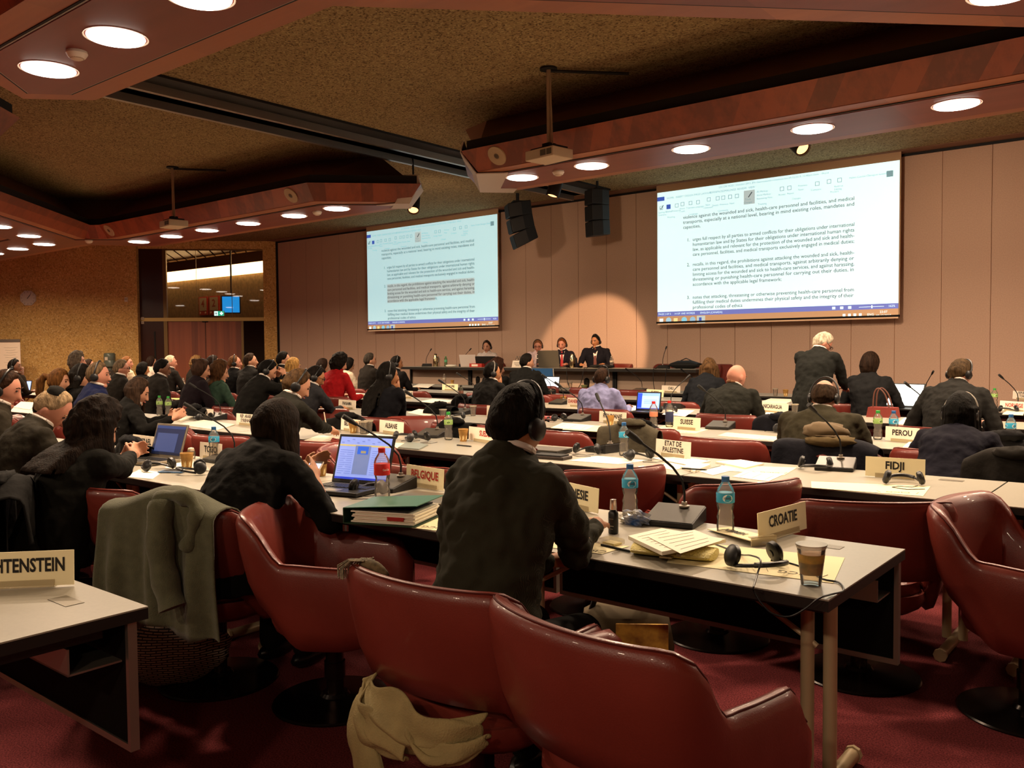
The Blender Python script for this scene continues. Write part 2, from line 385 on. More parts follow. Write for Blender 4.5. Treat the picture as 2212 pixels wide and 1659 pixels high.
# wall things on the diagonal wall
def on_wall(px, py, off):
    t, z = diag(px, py, off); q = P0+DX*t+DN*off; return (q.x, q.y, z)
RZ_D = atan2(DX.y, DX.x)+pi      # local -y looks into the room
ck = thing('wall_clock', 'octagonal white wall clock on the rough ochre wall', 'clock', on_wall(62, 644, .18), RZ_D)
R8 = .2
MB().prism([(R8*cos(pi/8+k*pi/4), R8*sin(pi/8+k*pi/4)) for k in range(8)], 0, .05, T(rx=pi/2)).build('case', mat('clock_case', 'd2c8b8', .5), ck, False)
MB().lathe([(.175, .05), (.175, .052)], 32, T(rx=pi/2)).build('dial', mat('clock_dial', 'd8cdbc', .6), ck, False)
for k in range(12): MB().box(-.004, .004, -.056, -.053, .14, .165, Matrix.Rotation(k*pi/6, 4, 'Y')).build('hour_mark', M_BLACK, ck, False)
MB().box(-.006, .006, -.06, -.056, -.02, .09, Matrix.Rotation(radians(38), 4, 'Y')).build('hour_hand', M_BLACK, ck, False)
MB().box(-.004, .004, -.063, -.06, -.02, .14, Matrix.Rotation(radians(36), 4, 'Y')).build('minute_hand', M_BLACK, ck, False)
ws = thing('thermostat', 'small white wall sensor box on the ochre wall near the door', 'sensor', on_wall(273, 647, .18), RZ_D)
MB().box(-.04, .04, -.04, 0, -.06, .06).build('casing', M_PLASTW, ws, False, bevel=.006)
MB().box(-.03, .03, -.043, -.04, -.02, .03).build('grille', M_STEELG, ws, False)
for k, (py, lb) in enumerate(((688, 'upper white switch on the dark panel left of the door'), (697, 'lower white switch on the dark panel left of the door'))):
    s_ = thing('wall_switch', lb, 'switch', on_wall(308.5, py, .0), RZ_D)
    MB().box(-.035, .035, -.02, 0, -.035, .035).build('plate', M_PLASTW, s_, False, bevel=.004)
    MB().box(-.015, .015, -.026, -.02, -.02, .02).build('rocker', M_STEELG, s_, False)

# ---------------------------------------------------------------- suspended timber beams
def beam(n, outer, panel, cap=None, upper=None):
    top = offset_poly(outer, .18)
    root = struct('trim_%d' % n, MB().prism(outer, 3.5, 3.72, top=top), M_WOOD)
    MB().prism(offset_poly(outer, -.004), 3.494, 3.502).build('soffit_border', M_BORDER, root, False)
    g = offset_poly(panel, .03)
    MB().prism(g, 3.488, 3.496).build('shadow_groove', M_BLACK, root, False)
    MB().prism(offset_poly(panel, .014), 3.486, 3.49).build('bead', M_ALU, root, False)
    MB().prism(panel, 3.480, 3.49).build('soffit_panel', M_PANEL, root, False)
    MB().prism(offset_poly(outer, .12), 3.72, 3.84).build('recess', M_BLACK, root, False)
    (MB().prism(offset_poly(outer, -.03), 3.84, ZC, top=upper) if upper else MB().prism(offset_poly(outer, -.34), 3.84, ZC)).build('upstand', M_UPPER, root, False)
    if cap:
        mb = MB()
        for pts in cap:
            b0 = pts; tp = offset_poly(pts, .0)
            mb.prism(b0, 3.478, 3.486)
        mb.build('end_border', M_WHITE, root, False)
    return root
Y0, Y1 = 7.7, 8.93
oR = [(-6.75, Y0), (5.6, Y0), (5.6, Y1), (-7.2, Y1), (-7.5, 8.62)]
pR = [(-6.6, 7.92), (5.4, 7.92), (5.4, 8.73), (-7.05, 8.73), (-7.2, 8.58)]
beam(4, oR, pR, None, [(-7.2, 8.4), (5.6, 8.4), (5.6, 8.6), (-7.6, 8.6), (-7.7, 8.55)])
oL = [(-9.78, Y0), (-15.75, Y0), (-16.1, 7.45), (-13.2, 4.55), (-14.3, 3.45), (-17.15, 6.3), (-21.5, 6.3), (-21.5, 7.95), (-16.9, 7.95), (-16.2, Y1), (-9.15, Y1), (-8.85, 8.62)]
pL = [(-9.9, 7.92), (-15.7, 7.92), (-16.3, 7.36), (-13.5, 4.55), (-14.3, 3.8), (-17.06, 6.56), (-21.5, 6.56), (-21.5, 7.75), (-16.8, 7.75), (-16.1, 8.73), (-9.4, 8.73), (-9.15, 8.6)]
beam(5, oL, pL, None, [(-10.8, 8.4), (-16.0, 8.3), (-16.9, 7.4), (-14.1, 4.6), (-14.2, 4.3), (-17.2, 7.2), (-21.4, 7.1), (-21.4, 7.3), (-17.2, 7.5), (-16.2, 8.55), (-9.75, 8.93), (-9.85, 8.8)])
oN = [(-6.85, 2.22), (-3.66, 2.22), (1.3, 7.18), (.6, 8.2), (-4.17, 3.45), (-7.2, 3.45), (-7.6, 3.05)]
pN = [(-6.75, 2.46), (-3.76, 2.46), (1.2, 7.4), (.6, 7.9), (-4.07, 3.22), (-7.15, 3.22), (-7.36, 3.0)]
beam(6, oN, pN)
mir = lambda P: [(-16.4-x, y) for x, y in P][::-1]
beam(7, mir([(-6.85, 2.22), (-1.5, 2.22), (-1.5, 3.45), (-7.2, 3.45), (-7.6, 3.05)]), mir([(-6.75, 2.46), (-1.7, 2.46), (-1.7, 3.22), (-7.15, 3.22), (-7.36, 3.0)]))
beam(8, [(-14, -3.3), (5.5, -3.3), (5.5, -2.0), (-14, -2.0)], [(-13.8, -3.1), (5.3, -3.1), (5.3, -2.2), (-13.8, -2.2)])  # added beam out of view, carries the extra lamps
# white end claddings of the cut beam ends
def end_clad(n, pts, inner):
    """pts: the cut edges of the beam end, inner: the same edges moved inward"""
    k = len(pts); d = .012
    cx = sum(p[0] for p in inner)/k; cy = sum(p[1] for p in inner)/k
    mb = MB()
    def out(p, q, e):   # push p away from the beam
        v = Vector((p[0]-q[0], p[1]-q[1])).normalized(); return (p[0]+v.x*e, p[1]+v.y*e)
    A = [(*out(p, q, d), 3.476) for p, q in zip(pts, inner)]; B = [(*out(p, q, .2), 3.73) for p, q in zip(pts, inner)]
    Cc = [(*out(p, q, .16), 3.86) for p, q in zip(pts, inner)]; I = [(*q, 3.476) for q in inner]
    vs = I+A+B+Cc; fs = []
    for r in range(3):
        for i in range(k-1): fs.append((r*k+i, r*k+i+1, (r+1)*k+i+1, (r+1)*k+i))
    mb.add(vs, fs); o = mb.build('trim_%d' % n, M_WHITE, None, False)
    o['kind'] = 'structure'
    sm = o.modifiers.new('solid', 'SOLIDIFY'); sm.thickness = .012; sm.offset = 0
end_clad(9, [(-6.75, Y0), (-7.5, 8.62), (-7.2, Y1)], [(-6.45, 7.9), (-7.15, 8.6), (-7.0, 8.75)])
end_clad(10, [(-9.0, 8.48), (-8.85, 8.62), (-9.15, Y1)], [(-9.3, 8.42), (-9.12, 8.58), (-9.35, 8.75)])
# ceiling track with two light rails
struct('trim_11', MB().box(-9.42, -8.55, -6, 13.4, ZC-.03, ZC+.01), M_BLACK)
xa = atz(214.7, 203.4, ZC-.1).x; xb = atz(275, 184, ZC-.1).x
struct('trim_12', MB().box(xa-.03, xa+.03, -6, 13.4, ZC-.12, ZC-.02).box(xb-.03, xb+.03, -6, 13.4, ZC-.12, ZC-.02).box(xa, xb, -6, 13.4, ZC-.03, ZC-.025), M_ALU)

# ---------------------------------------------------------------- downlights
def mk_lamp(r):
    MB().lathe([(.185, 0), (.2, -.006), (.2, 0)], 32).build('rim', M_PLASTW, r)
    MB().lathe([(.18, -.006), (.175, -.014), (.12, -.02), (0.001, -.022)], 32).build('diffuser', M_GLOW, r)
    l = bpy.data.lights.new('downlight', 'AREA'); l.shape = 'DISK'; l.size = .34; l.energy = LAMP_W; l.color = LAMP_COL; l.spread = radians(165)
    lo = bpy.data.objects.new('bulb', l); COL.objects.link(lo); lo.parent = r; lo.location = (0, 0, -.03)
ORD = ['first', 'second', 'third', 'fourth', 'fifth', 'sixth', 'seventh', 'eighth', 'ninth', 'tenth', 'eleventh', 'twelfth', 'thirteenth', 'fourteenth']
def lamps(pts, where, grp):
    for i, (x, y) in enumerate(pts):
        stamp('lamp', mk_lamp, 'ceiling_downlight', 'round glowing downlight, %s %s' % (ORD[i], where), 'ceiling light', (x, y, 3.482), 0, grp)
G1 = 'round downlights in the timber beams'
lamps([(x, 8.24) for x in (-6.51, -5.51, -4.27, -3.0, -1.76, -.5, .75, 2, 3.25)], 'from the left in the beam before the right screen', G1)
lamps([(x, 8.24) for x in (-9.95, -10.95, -12.15, -13.35, -14.5, -15.65)], 'from the right in the beam before the left screen', G1)
lamps([(-17.28, 7.23), (-18.4, 7.2), (-19.6, 7.2), (-20.8, 7.2)], 'from the right in the beam end over the ochre wall', G1)  # last lamp added out of view to brighten the ochre wall
lamps([(-16.25, 6.55), (-15.4, 5.75), (-14.5, 4.85)], 'from the far end of the slanting beam at left', G1)
lamps([(-6.62, 2.84), (-5.62, 2.84), (-4.62, 2.84)], 'from the left in the near beam at upper left', G1)
lamps([(-9.78, 2.84), (-11.0, 2.84), (-12.4, 2.84)], 'from the gap in the beam left of the near beam', G1)
lamps([(-2.9, 3.87), (-1.95, 4.82), (-1.0, 5.82), (-.05, 6.75)], 'from the bend of the slanting near beam at top right', G1)
lamps([(x, -2.65) for x in (-12.5, -10, -7.5, -5, -2.5, 0, 2.5)], 'from the left in the added, unseen beam behind the audience', G1)  # lamps added behind the camera as back lighting
# smoke detectors
def mk_smoke(r):
    MB().lathe([(.065, 0), (.07, -.02), (.055, -.045), (.03, -.06), (.001, -.062)], 20).build('housing', M_PLASTW, r)
    MB().lathe([(.045, -.045), (.047, -.05), (.04, -.055)], 16).build('sensor_ring', M_STEELG, r)
for px, py, lb in ((192, 520, 'small white smoke detector under the junction of beams at left'), (685, 458, 'small white smoke detector between two lamps before the left screen'), (1206, 371, 'small white smoke detector between two lamps left of the right screen'), (166, 114, 'white smoke detector between the two lamps at upper left')):
    p = atz(px, py, 3.47); stamp('smoke', mk_smoke, 'smoke_detector', lb, 'smoke detector', (p.x, p.y, 3.482), 0, 'smoke detectors under the beams')
# round loudspeakers set in the sloping fascia
def mk_cs(r):
    MB().lathe([(.07, .012), (.115, .012), (.12, 0)], 28).build('bezel', mat('speaker_bezel', 'b09878', .5), r)
    MB().lathe([(.001, .012), (.03, .014), (.04, .009), (.07, .011), (.072, .006)], 28).build('grille', mat('speaker_grille', '6a5a44', .6), r)
    MB().lathe([(.024, .0142), (.024, .016), (.001, .017)], 16).build('dome', mat('speaker_dome', '4a3c2c', .5), r)
for px, py, lb in ((1073, 338, 'round loudspeaker in the wood fascia near the white beam end'), (628, 421, 'round loudspeaker in the wood fascia left of the left screen'), (235, 491, 'round loudspeaker in the wood fascia over the doorway')):
    p = aty(px, py, 7.6)
    o = stamp('cs', mk_cs, 'ceiling_loudspeaker', lb, 'loudspeaker', (p.x, 7.605, 3.612), 0, 'round loudspeakers in the beams')
    o.rotation_euler = (radians(90+39), 0, 0)
# ================================================================ projection screens
M_SCR = mat('screen_cloth', 'b89878', .8)
M_PAGE = mat('projected_page', 'd4f2f2', .6, emit=.93)
M_PAGE2 = mat('projected_page_dim', 'bce4e8', .6, emit=.74)
M_INK = mat('projected_ink', '4a5458', .6, emit=.5)
M_INK2 = mat('projected_ink_pale', '7ea4ac', .6, emit=.55)
M_BAR = mat('projected_blue_bar', '6a72b8', .6, emit=.8)
M_BLUE = mat('projected_blue', '3c58b0', .6, emit=.8)
M_TASK = mat('projected_taskbar', 'c89a70', .6, emit=.55)
M_SEL = mat('projected_highlight', 'b8c8c6', .6, emit=.72)
BODY = [(0, 0, 'violence against the wounded and sick, health-care personnel and facilities, and medical', 1),
 (0, 1, 'transports, especially at a national level, bearing in mind existing roles, mandates and', 1), (0, 2, 'capacities,', 0),
 (1, 4.6, 'urges full respect by all parties to armed conflicts for their obligations under international', 1), (1, 5.6, 'humanitarian law and by States for their obligations under international human rights', 1),
 (1, 6.6, 'law, as applicable and relevant for the protection of the wounded and sick and health-', 1), (1, 7.6, 'care personnel, facilities, and medical transports exclusively engaged in medical duties;', 1),
 (1, 9.6, 'recalls, in this regard, the prohibitions against attacking the wounded and sick, health-', 1), (1, 10.6, 'care personnel and facilities, and medical transports, against arbitrarily denying or', 1),
 (1, 11.6, 'limiting access for the wounded and sick to health-care services, and against harassing,', 1), (1, 12.6, 'threatening or punishing health-care personnel for carrying out their duties, in', 1),
 (1, 13.6, 'accordance with the applicable legal framework;', 0), (1, 16.2, 'notes that attacking, threatening or otherwise preventing health-care personnel from', 1),
 (1, 17.2, 'fulfilling their medical duties undermines their physical safety and the integrity of their', 1), (1, 18.2, 'professional codes of ethics', 0),
 (-1, 4.6, '1.', 0), (-1, 9.6, '2.', 0), (-1, 16.2, '3.', 0)]
def screen(n, pxs, lab, page, sel):
    """pxs: left x, right x, y of (cloth top L, R), image top (L,R), cloth bottom (L,R)"""
    (xl, xr), (tl, tr), (il, ir), (bl, br) = pxs
    Y = YW-.22
    a = aty(xl, tl, Y); b = aty(xr, br, Y); top = (aty(xl, tl, Y).z+aty(xr, tr, Y).z)/2; bot = (aty(xl, bl, Y).z+aty(xr, br, Y).z)/2
    it = (aty(xl, il, Y).z+aty(xr, ir, Y).z)/2; w = b.x-a.x
    r = thing('projection_screen', lab, 'projection screen', ((a.x+b.x)/2, Y, bot), 0)
    MB().box(-w/2, w/2, 0, .012, 0, top-bot).build('cloth', M_SCR, r, False)
    MB().box(-w/2-.1, w/2+.12, -.06, .12, top-bot-.02, top-bot+.13).build('housing', M_BLACK, r, False)
    MB().tube([(-w/2, 0, 0), (w/2, 0, 0)], .018).build('bottom_bar', M_BLACK, r)
    H = it-bot-.03; X0 = -w/2+.02; Wd = w-.04; zt = it-bot
    P = lambda x: X0+x*Wd
    Z = lambda y: zt-y*H
    img = MB().box(P(0), P(1), -.004, 0, Z(.93), zt).build('projected_image', page, r, False)
    MB().box(P(0), P(1), -.005, 0, Z(.965), Z(.93)).build('status_bar', M_BAR, img, False)
    MB().box(P(0), P(1), -.005, 0, Z(1.03), Z(.965)).build('taskbar', M_TASK, img, False)
    MB().box(P(0), P(.035), -.006, 0, Z(.066), Z(.035)).build('file_tab', M_BLUE, img, False)
    def put(mb, s, x, y, size, width=None, al='LEFT', bold=.0):
        v, f = text_geo(s, size*H, width*Wd if width else None, bold, al)
        v = [(q[0]+P(x), -.007, q[2]+Z(y)) for q in v]; mb.add(v, f)
    mb = MB(); ly = .214; dy = .0385
    for ind, k, s, just in BODY:
        x = {0: .125, 1: .17, -1: .143}[ind]
        put(mb, s, x, ly+k*dy*.985, .036, (.84-x) if just else None, bold=.004)
    t = mb.build('document_text', M_INK, img, False); t['kind'] = 'stuff'
    mb = MB()
    put(mb, 'LSC DR HCiD _October 2015_EN clean-towards consensus last 09.12.2015, 10.40pm.docx - Word', .29, .02, .02)
    put(mb, 'Helen Cecilia Obregon Gieseken', .82, .075, .02)
    for i, s in enumerate(('HOME', 'INSERT', 'DESIGN', 'PAGE LAYOUT', 'REFERENCES', 'MAILINGS', 'REVIEW', 'VIEW')): put(mb, s, (.048, .09, .133, .178, .248, .315, .372, .42)[i], .052, .021)
    for x, y, s in ((.005, .155, 'Spelling &'), (.005, .175, 'Grammar'), (.045, .155, 'Define'), (.07, .155, 'Thesaurus'), (.107, .145, 'Word'), (.107, .165, 'Count'), (.14, .145, 'Translate Language'), (.23, .14, 'New'), (.22, .16, 'Comment'), (.26, .15, 'Delete  Previous  Next'), (.405, .135, 'Track'), (.4, .157, 'Changes'), (.455, .09, 'All Markup'), (.455, .115, 'Show Markup'), (.455, .14, 'Reviewing Pane'), (.545, .13, 'Accept  Reject'), (.625, .085, 'Previous'), (.625, .112, 'Next'), (.675, .125, 'Compare'), (.765, .12, 'Restrict'), (.765, .14, 'Editing'), (.05, .2, 'Proofing'), (.155, .195, 'Language'), (.285, .195, 'Comments'), (.46, .18, 'Tracking'), (.6, .17, 'Changes'), (.75, .155, 'Protect')):
        put(mb, s, x, y, .019)
    o = mb.build('ribbon_text', M_INK2, img, False); o['kind'] = 'stuff'
    mb = MB()
    for x, y in ((.01, .12), (.085, .115), (.112, .11), (.15, .11), (.185, .11), (.235, .1), (.275, .1), (.3, .1), (.33, .1), (.36, .1), (.55, .09), (.58, .09), (.69, .085), (.735, .08), (.775, .08)):
        cx, cz = P(x+.01), Z(y); s_ = .016*Wd/2
        for d in ((-s_, s_, s_*.8, s_), (-s_, s_, -s_, -s_*.8)): mb.box(cx+d[0], cx+d[1], -.007, 0, cz+d[2], cz+d[3])
        for d in (-s_, s_*.8): mb.box(cx+d, cx+d+s_*.2, -.007, 0, cz-s_, cz+s_)
    o = mb.build('ribbon_icons', M_INK2, img, False); o['kind'] = 'stuff'
    MB().box(P(.4), P(.447), -.0055, 0, Z(.17), Z(.07)).build('pressed_button', M_SEL, img, False)
    MB().box(P(.045), P(.065), -.007, 0, Z(.135), Z(.1)).build('dictionary_icon', M_BLUE, img, False)
    MB().tube([(P(.013), -.006, Z(.12)), (P(.018), -.006, Z(.13)), (P(.03), -.006, Z(.1))], .006).tube([(P(.42), -.007, Z(.12)), (P(.435), -.007, Z(.085))], .008).build('tick_icon', M_INK, img)
    MB().box(P(.955), P(.978), -.007, 0, Z(.1), Z(.06)).build('user_picture', M_INK2, img, False)
    mb = MB(); put(mb, 'PAGE 2 OF 5     14 OF 1045 WORDS        ENGLISH (CANADA)', .005, .948, .02)
    put(mb, '162%', .965, .948, .02); mb.box(P(.86), P(.95), -.007, 0, Z(.9495), Z(.9465)).box(P(.905), P(.909), -.008, 0, Z(.958), Z(.938))
    for x in (.76, .79, .82): mb.box(P(x), P(x+.012), -.007, 0, Z(.957), Z(.939))
    put(mb, '23:07', .935, .985, .022); put(mb, '09.12.2015', .922, 1.01, .022); put(mb, 'ENG', .89, 1.0, .022)
    for x in (.8, .82, .84, .86): mb.box(P(x), P(x+.01), -.007, 0, Z(1.008), Z(.99))
    o = mb.build('status_text', M_PAGE, img, False); o['kind'] = 'stuff'
    for i, c in enumerate(('e8f4f4', '9cc4d8', 'e0d890', '80c4dc', '8cb4d0')):
        x = (.01, .045, .08, .12, .16)[i]
        mm = mat('task_icon_%d' % i, c, .6, emit=.8)
        if i in (1, 3, 4): MB().lathe([(.013*Wd, .005), (.013*Wd, .007)], 16, T(P(x+.01), 0, Z(.998), rx=pi/2)).build('taskbar_icon', mm, img, False)
        else: MB().box(P(x), P(x+.018), -.007, 0, Z(1.013), Z(.982)).build('taskbar_icon', mm, img, False)
    MB().box(P(.19), P(.228), -.007, 0, Z(1.025), Z(.97)).build('taskbar_icon', M_SEL, img, False)
    MB().box(P(.2), P(.212), -.009, -.007, Z(1.013), Z(.982)).build('taskbar_icon', M_BLUE, img, False)
    if sel:
        mb = MB()
        for k in range(5): mb.box(P(.168), P(.84 if k < 4 else .55), -.0045, 0, Z(ly+(9.6+k)*dy*.985+dy*.5), Z(ly+(9.6+k)*dy*.985-dy*.5))
        mb.build('highlighted_paragraph', M_SEL, img, False)
    return r
screen(1, ((1418, 1943.5), (393.5, 316.5), (417.3, 346), (697.6, 681.5)), 'large right projection screen showing a text page over beige wall panels', M_PAGE, False)
screen(2, ((791, 1078), (485, 444.4), (500, 463), (712, 704)), 'smaller-looking left projection screen showing the same page with a greyed paragraph', M_PAGE2, True)

# ---------------------------------------------------------------- projectors, loudspeakers, spotlights
def mk_proj(r):
    MB().box(-.2, .2, -.15, .15, 0, .1).build('casing', mat('projector_shell', 'cbb89c', .5), r, False, bevel=.008)
    MB().box(.02, .1, -.152, -.15, .02, .08).box(.11, .18, -.152, -.15, .02, .08).build('vent_grille', mat('projector_vent', '5a5548', .6), r, False)
    MB().lathe([(.035, 0), (.04, .02), (.03, .03)], 16, T(-.09, .15, .05, rx=-pi/2)).build('lens', M_BLACK, r)
    MB().box(-.17, .17, -.1, .1, .1, .125).box(-.05, .05, -.05, .05, .125, .17).build('mounting_plate', M_BLACK, r, False)
    h = ZC-3.36
    MB().tube([(0, 0, .16), (0, 0, h)], .022).tube([(.05, 0, .16), (.02, 0, h)], .008).build('pole', M_STEELG, r)
    MB().lathe([(.09, h-.02), (.09, h)], 20).build('ceiling_flange', M_BLACK, r)
    MB().tube([(0, 0, h-.03), (.55, .62, h-.06)], .016).build('brace', M_BLACK, r)
p = aty(1186, 335, 7.25); stamp('proj', mk_proj, 'projector', 'cream projector hanging on a pole before the right-hand beam', 'projector', (p.x, 7.25, 3.36), radians(-8), 'projectors')
p = aty(375, 470, 7.25); stamp('proj', mk_proj, 'projector', 'cream projector hanging on a pole over the left audience', 'projector', (p.x, 7.25, 3.36), radians(-8), 'projectors')
def mk_array(r, tilts):
    z = 0; y = 0
    for a in tilts:
        M_ = T(0, y, z, rx=a)
        mb = MB(); pr = [(-.18, -.22), (.18, -.22), (.2, .02), (.14, .22), (-.14, .22), (-.2, .02)]
        mb.prism(pr, -.2, 0, M_); c = mb.build('cabinet', mat('speaker_black', '161412', .6), r, False, bevel=.012)
        MB().prism([(-.16, -.226), (.16, -.226), (.16, -.22), (-.16, -.22)], -.185, -.015, M_).build('grille', M_BLACK, c, False)
        z -= .205*cos(a); y += .205*sin(a)
    MB().box(-.12, .12, -.1, .1, 0, .02).tube([(0, 0, .02), (0, 0, max(.03, (ZC-.01-r.location.z)/1.28))], .03).build('bracket', M_BLACK, r, False)
a = thing('line_array_loudspeaker', 'black hanging loudspeaker array, tilted, right of the left screen', 'loudspeaker', aty(1118, 438, 12.6), radians(-38)); mk_array(a, (.15, .25, .38)); a.scale = (.95, 1.0, 1.28)
a = thing('line_array_loudspeaker', 'black hanging loudspeaker array, upright, left of the right screen', 'loudspeaker', aty(1290, 411, 12.6), radians(-28)); mk_array(a, (0, .05, .08)); a.scale = (.78, .8, 1.28)
def spot_body(r, rx, rz):
    M_ = T(0, 0, 0, rz, rx)
    MB().lathe([(.001, .3), (.08, .3), (.09, .28), (.09, 0), (.082, -.01), (.08, .03), (.001, .03)], 20, M_).build('barrel', M_BLACK, r)
    MB().lathe([(.072, .02), (.001, .015)], 16, M_).build('lens', mat('spot_lens', 'ffb070', .4, emit=3), r)
    MB().tube([M_ @ Vector((0, 0, .27)), (0, 0, ZC-r.location.z)], .015).build('stem', M_BLACK, r)
sp_ = thing('spotlight', 'black cylindrical spotlight under the beam end, aimed at the head table wall', 'spotlight', aty(1193, 424, 9.3)); spot_body(sp_, radians(-20), radians(-20))
l = bpy.data.lights.new('spot', 'SPOT'); l.energy = 1150; l.color = (1, .62, .36); l.spot_size = radians(25); l.spot_blend = .28; l.shadow_soft_size = .05
lo = bpy.data.objects.new('spot', l); COL.objects.link(lo)
tgt = aty(1285, 765, YW); src = aty(1193, 424, 9.3)+Vector((0, .15, -.05)); lo.parent = sp_; lo.location = src-sp_.location
lo.rotation_euler = (tgt-src).to_track_quat('-Z', 'Y').to_euler()
s2 = thing('spotlight', 'black tilted spotlight under the left beam end by the left screen', 'spotlight', aty(893, 455, 9.2)); spot_body(s2, radians(-35), radians(40))
s3 = thing('spotlight', 'small dark spotlight over the top of the right screen', 'spotlight', aty(1735, 322, 9.4)); spot_body(s3, radians(-50), radians(60)); 
for o_, tx, tz, e in ((s2, -14.5, 2.2, 150), (s3, -3.2, 1.6, 230), (s3, .5, 1.6, 120), (sp_, -9.4, 1.4, 110)):
    l = bpy.data.lights.new('wash', 'SPOT'); l.energy = e; l.color = (1, .72, .5); l.spot_size = radians(110); l.spot_blend = 1; l.shadow_soft_size = .08
    lo = bpy.data.objects.new('wash', l); COL.objects.link(lo); lo.parent = o_; k_ = o_.scale.x; lo.location = (0, .35/k_, -.15/k_)
    lo.rotation_euler = (Vector((tx, YW, tz))-o_.location).to_track_quat('-Z', 'Y').to_euler()

# ================================================================ tables
M_TOP = mat('laminate_top', '989284', .34, noise_s=90, noise_a=.03)
M_EDGE = mat('dark_table_edge', '17120e', .5)
M_MESH = mat('perforated_panel', '12100e', .9, spec=.1)
M_LEG = mat('leg_paint', 'b09a78', .4, .2)
M_PLATE = mat('socket_plate', '6b6354', .4, .5)
TL, TD, TZ = 1.4, .74, .74
def mk_table(r, plate=True, legs=(0, 1)):
    """local x: length from -TL/2 to TL/2, y: 0 at the seated side to TD"""
    h = TL/2-.004
    MB().box(-h, h, 0, TD, TZ-.004, TZ).build('tabletop', M_TOP, r, False)
    MB().prism([(-h, 0), (h, 0), (h, TD), (-h, TD)], TZ-.034, TZ-.0045, top=[(-h, 0), (h, 0), (h, TD), (-h, TD)]).box(-h+.05, h-.05, .1, TD-.1, TZ-.07, TZ-.034).build('underframe', M_EDGE, r, False)
    p = MB().box(-h+.02, h-.02, TD-.05, TD-.035, .37, TZ-.03).build('modesty_panel', M_MESH, r, False)
    MB().box(-h+.02, h-.02, TD-.055, TD-.03, .36, .378).box(-h+.005, -h+.02, TD-.055, TD-.03, .36, TZ-.03).box(h-.02, h-.005, TD-.055, TD-.03, .36, TZ-.03).build('panel_frame', M_ALU, p, False)
    MB().box(-h+.03, h-.03, TD-.2, TD-.06, TZ-.14, TZ-.135).box(-h+.03, h-.03, TD-.2, TD-.195, TZ-.14, TZ-.07).build('cable_tray', M_ALU, r, False)
    MB().box(h-.28, h-.17, TD-.14, TD-.09, TZ, TZ+.0015).build('socket_plate', M_PLATE, r, False)
    for s in legs:
        x = (-h+.14, h-.14)[s]
        MB().tube([(x-.03, TD*.42, .04), (x-.03, TD*.42, TZ-.05)], .021, 12).build('leg', M_LEG, r)
        MB().tube([(x+.04, TD*.42, .04), (x+.04, TD*.42, TZ-.05)], .021, 12).build('leg', M_LEG, r)
        MB().tube([(x, .06, .03), (x, TD-.08, .03)], .024, 12).tube([(x, .05, .03), (x, .065, .03)], .03).tube([(x, TD-.085, .03), (x, TD-.07, .03)], .03).build('foot', M_LEG, r)
        sx = (1, -1)[s]
        MB().tube([(x, TD*.42, TZ-.24), (x+sx*.03, TD*.42, TZ-.22), (x+sx*.3, TD*.42, TZ-.07)], .009).build('brace', M_LEG, r)
RNAME = ['nearest', 'second', 'third', 'fourth', 'fifth', 'farthest']
XR = [-.787, .613, .613, .613, .613, -2.187]
NT = [6, 9, 12, 13, 12, 8]
for k in range(6):
    for i in range(NT[k]):
        x = XR[k]-TL*(i+.5)
        if x > .0 and k > 1: continue
        stamp('table', mk_table, 'conference_table', 'grey-topped folding conference table, %s from the right in the %s long row' % (ORD[i], RNAME[k]), 'table', (x, ROWY[k], 0), 0, 'conference tables in the %s row' % RNAME[k])
for i in range(2):
    stamp('table', mk_table, 'conference_table', ('grey-topped table at lower left carrying the LIECHTENSTEIN nameplate', 'grey-topped table beyond the left frame edge, joined to the lower left table')[i], 'table', (-2.2-TL*(i+.5), .42, 0), 0, 'conference tables behind the nearest row')

# head table on its dais
HX0, HX1, HY, HZ = -14.0, -6.0, 12.6, 1.067
di = thing('dais', 'low carpeted platform under the head table', 'platform', (0, 0, 0))
MB().box(-14.6, -4.2, 12.35, YW-.06, 0.001, .32).build('platform', mat('dais_fascia', 'a08268', .8), di, False)
MB().box(-14.6, -4.2, 12.35, YW-.06, .321, .325).build('carpet', M_CARPET, di, False)
hx0 = aty(866, 790, HY).x; hx1 = aty(1503, 798, HY).x
M_FAB = mat('taupe_modesty_cloth', 'a8907c', .8)
n = 4; w = (hx1-hx0)/n
for i in range(n):
    a = hx0+w*i; t = thing('head_table', 'black-edged head table on the dais, %s of the four from the left' % ORD[i], 'table', (a+w/2, HY, .325))
    z = HZ-.325
    MB().box(-w/2, w/2, 0, .6, z-.005, z).build('tabletop', M_TOP, t, False)
    MB().box(-w/2, w/2, 0, .6, z-.055, z-.0055).build('edge', M_EDGE, t, False)
    MB().box(-w/2+.03, w/2-.03, .3, .31, .12, z-.055).build('modesty_panel', M_FAB, t, False)
    for x in (-w/2+.02, w/2-.02): MB().box(x-.015, x+.015, .25, .3, .01, z-.055).box(x-.02, x+.02, .05, .55, 0.001, .03).build('leg', M_BLACK, t, False)

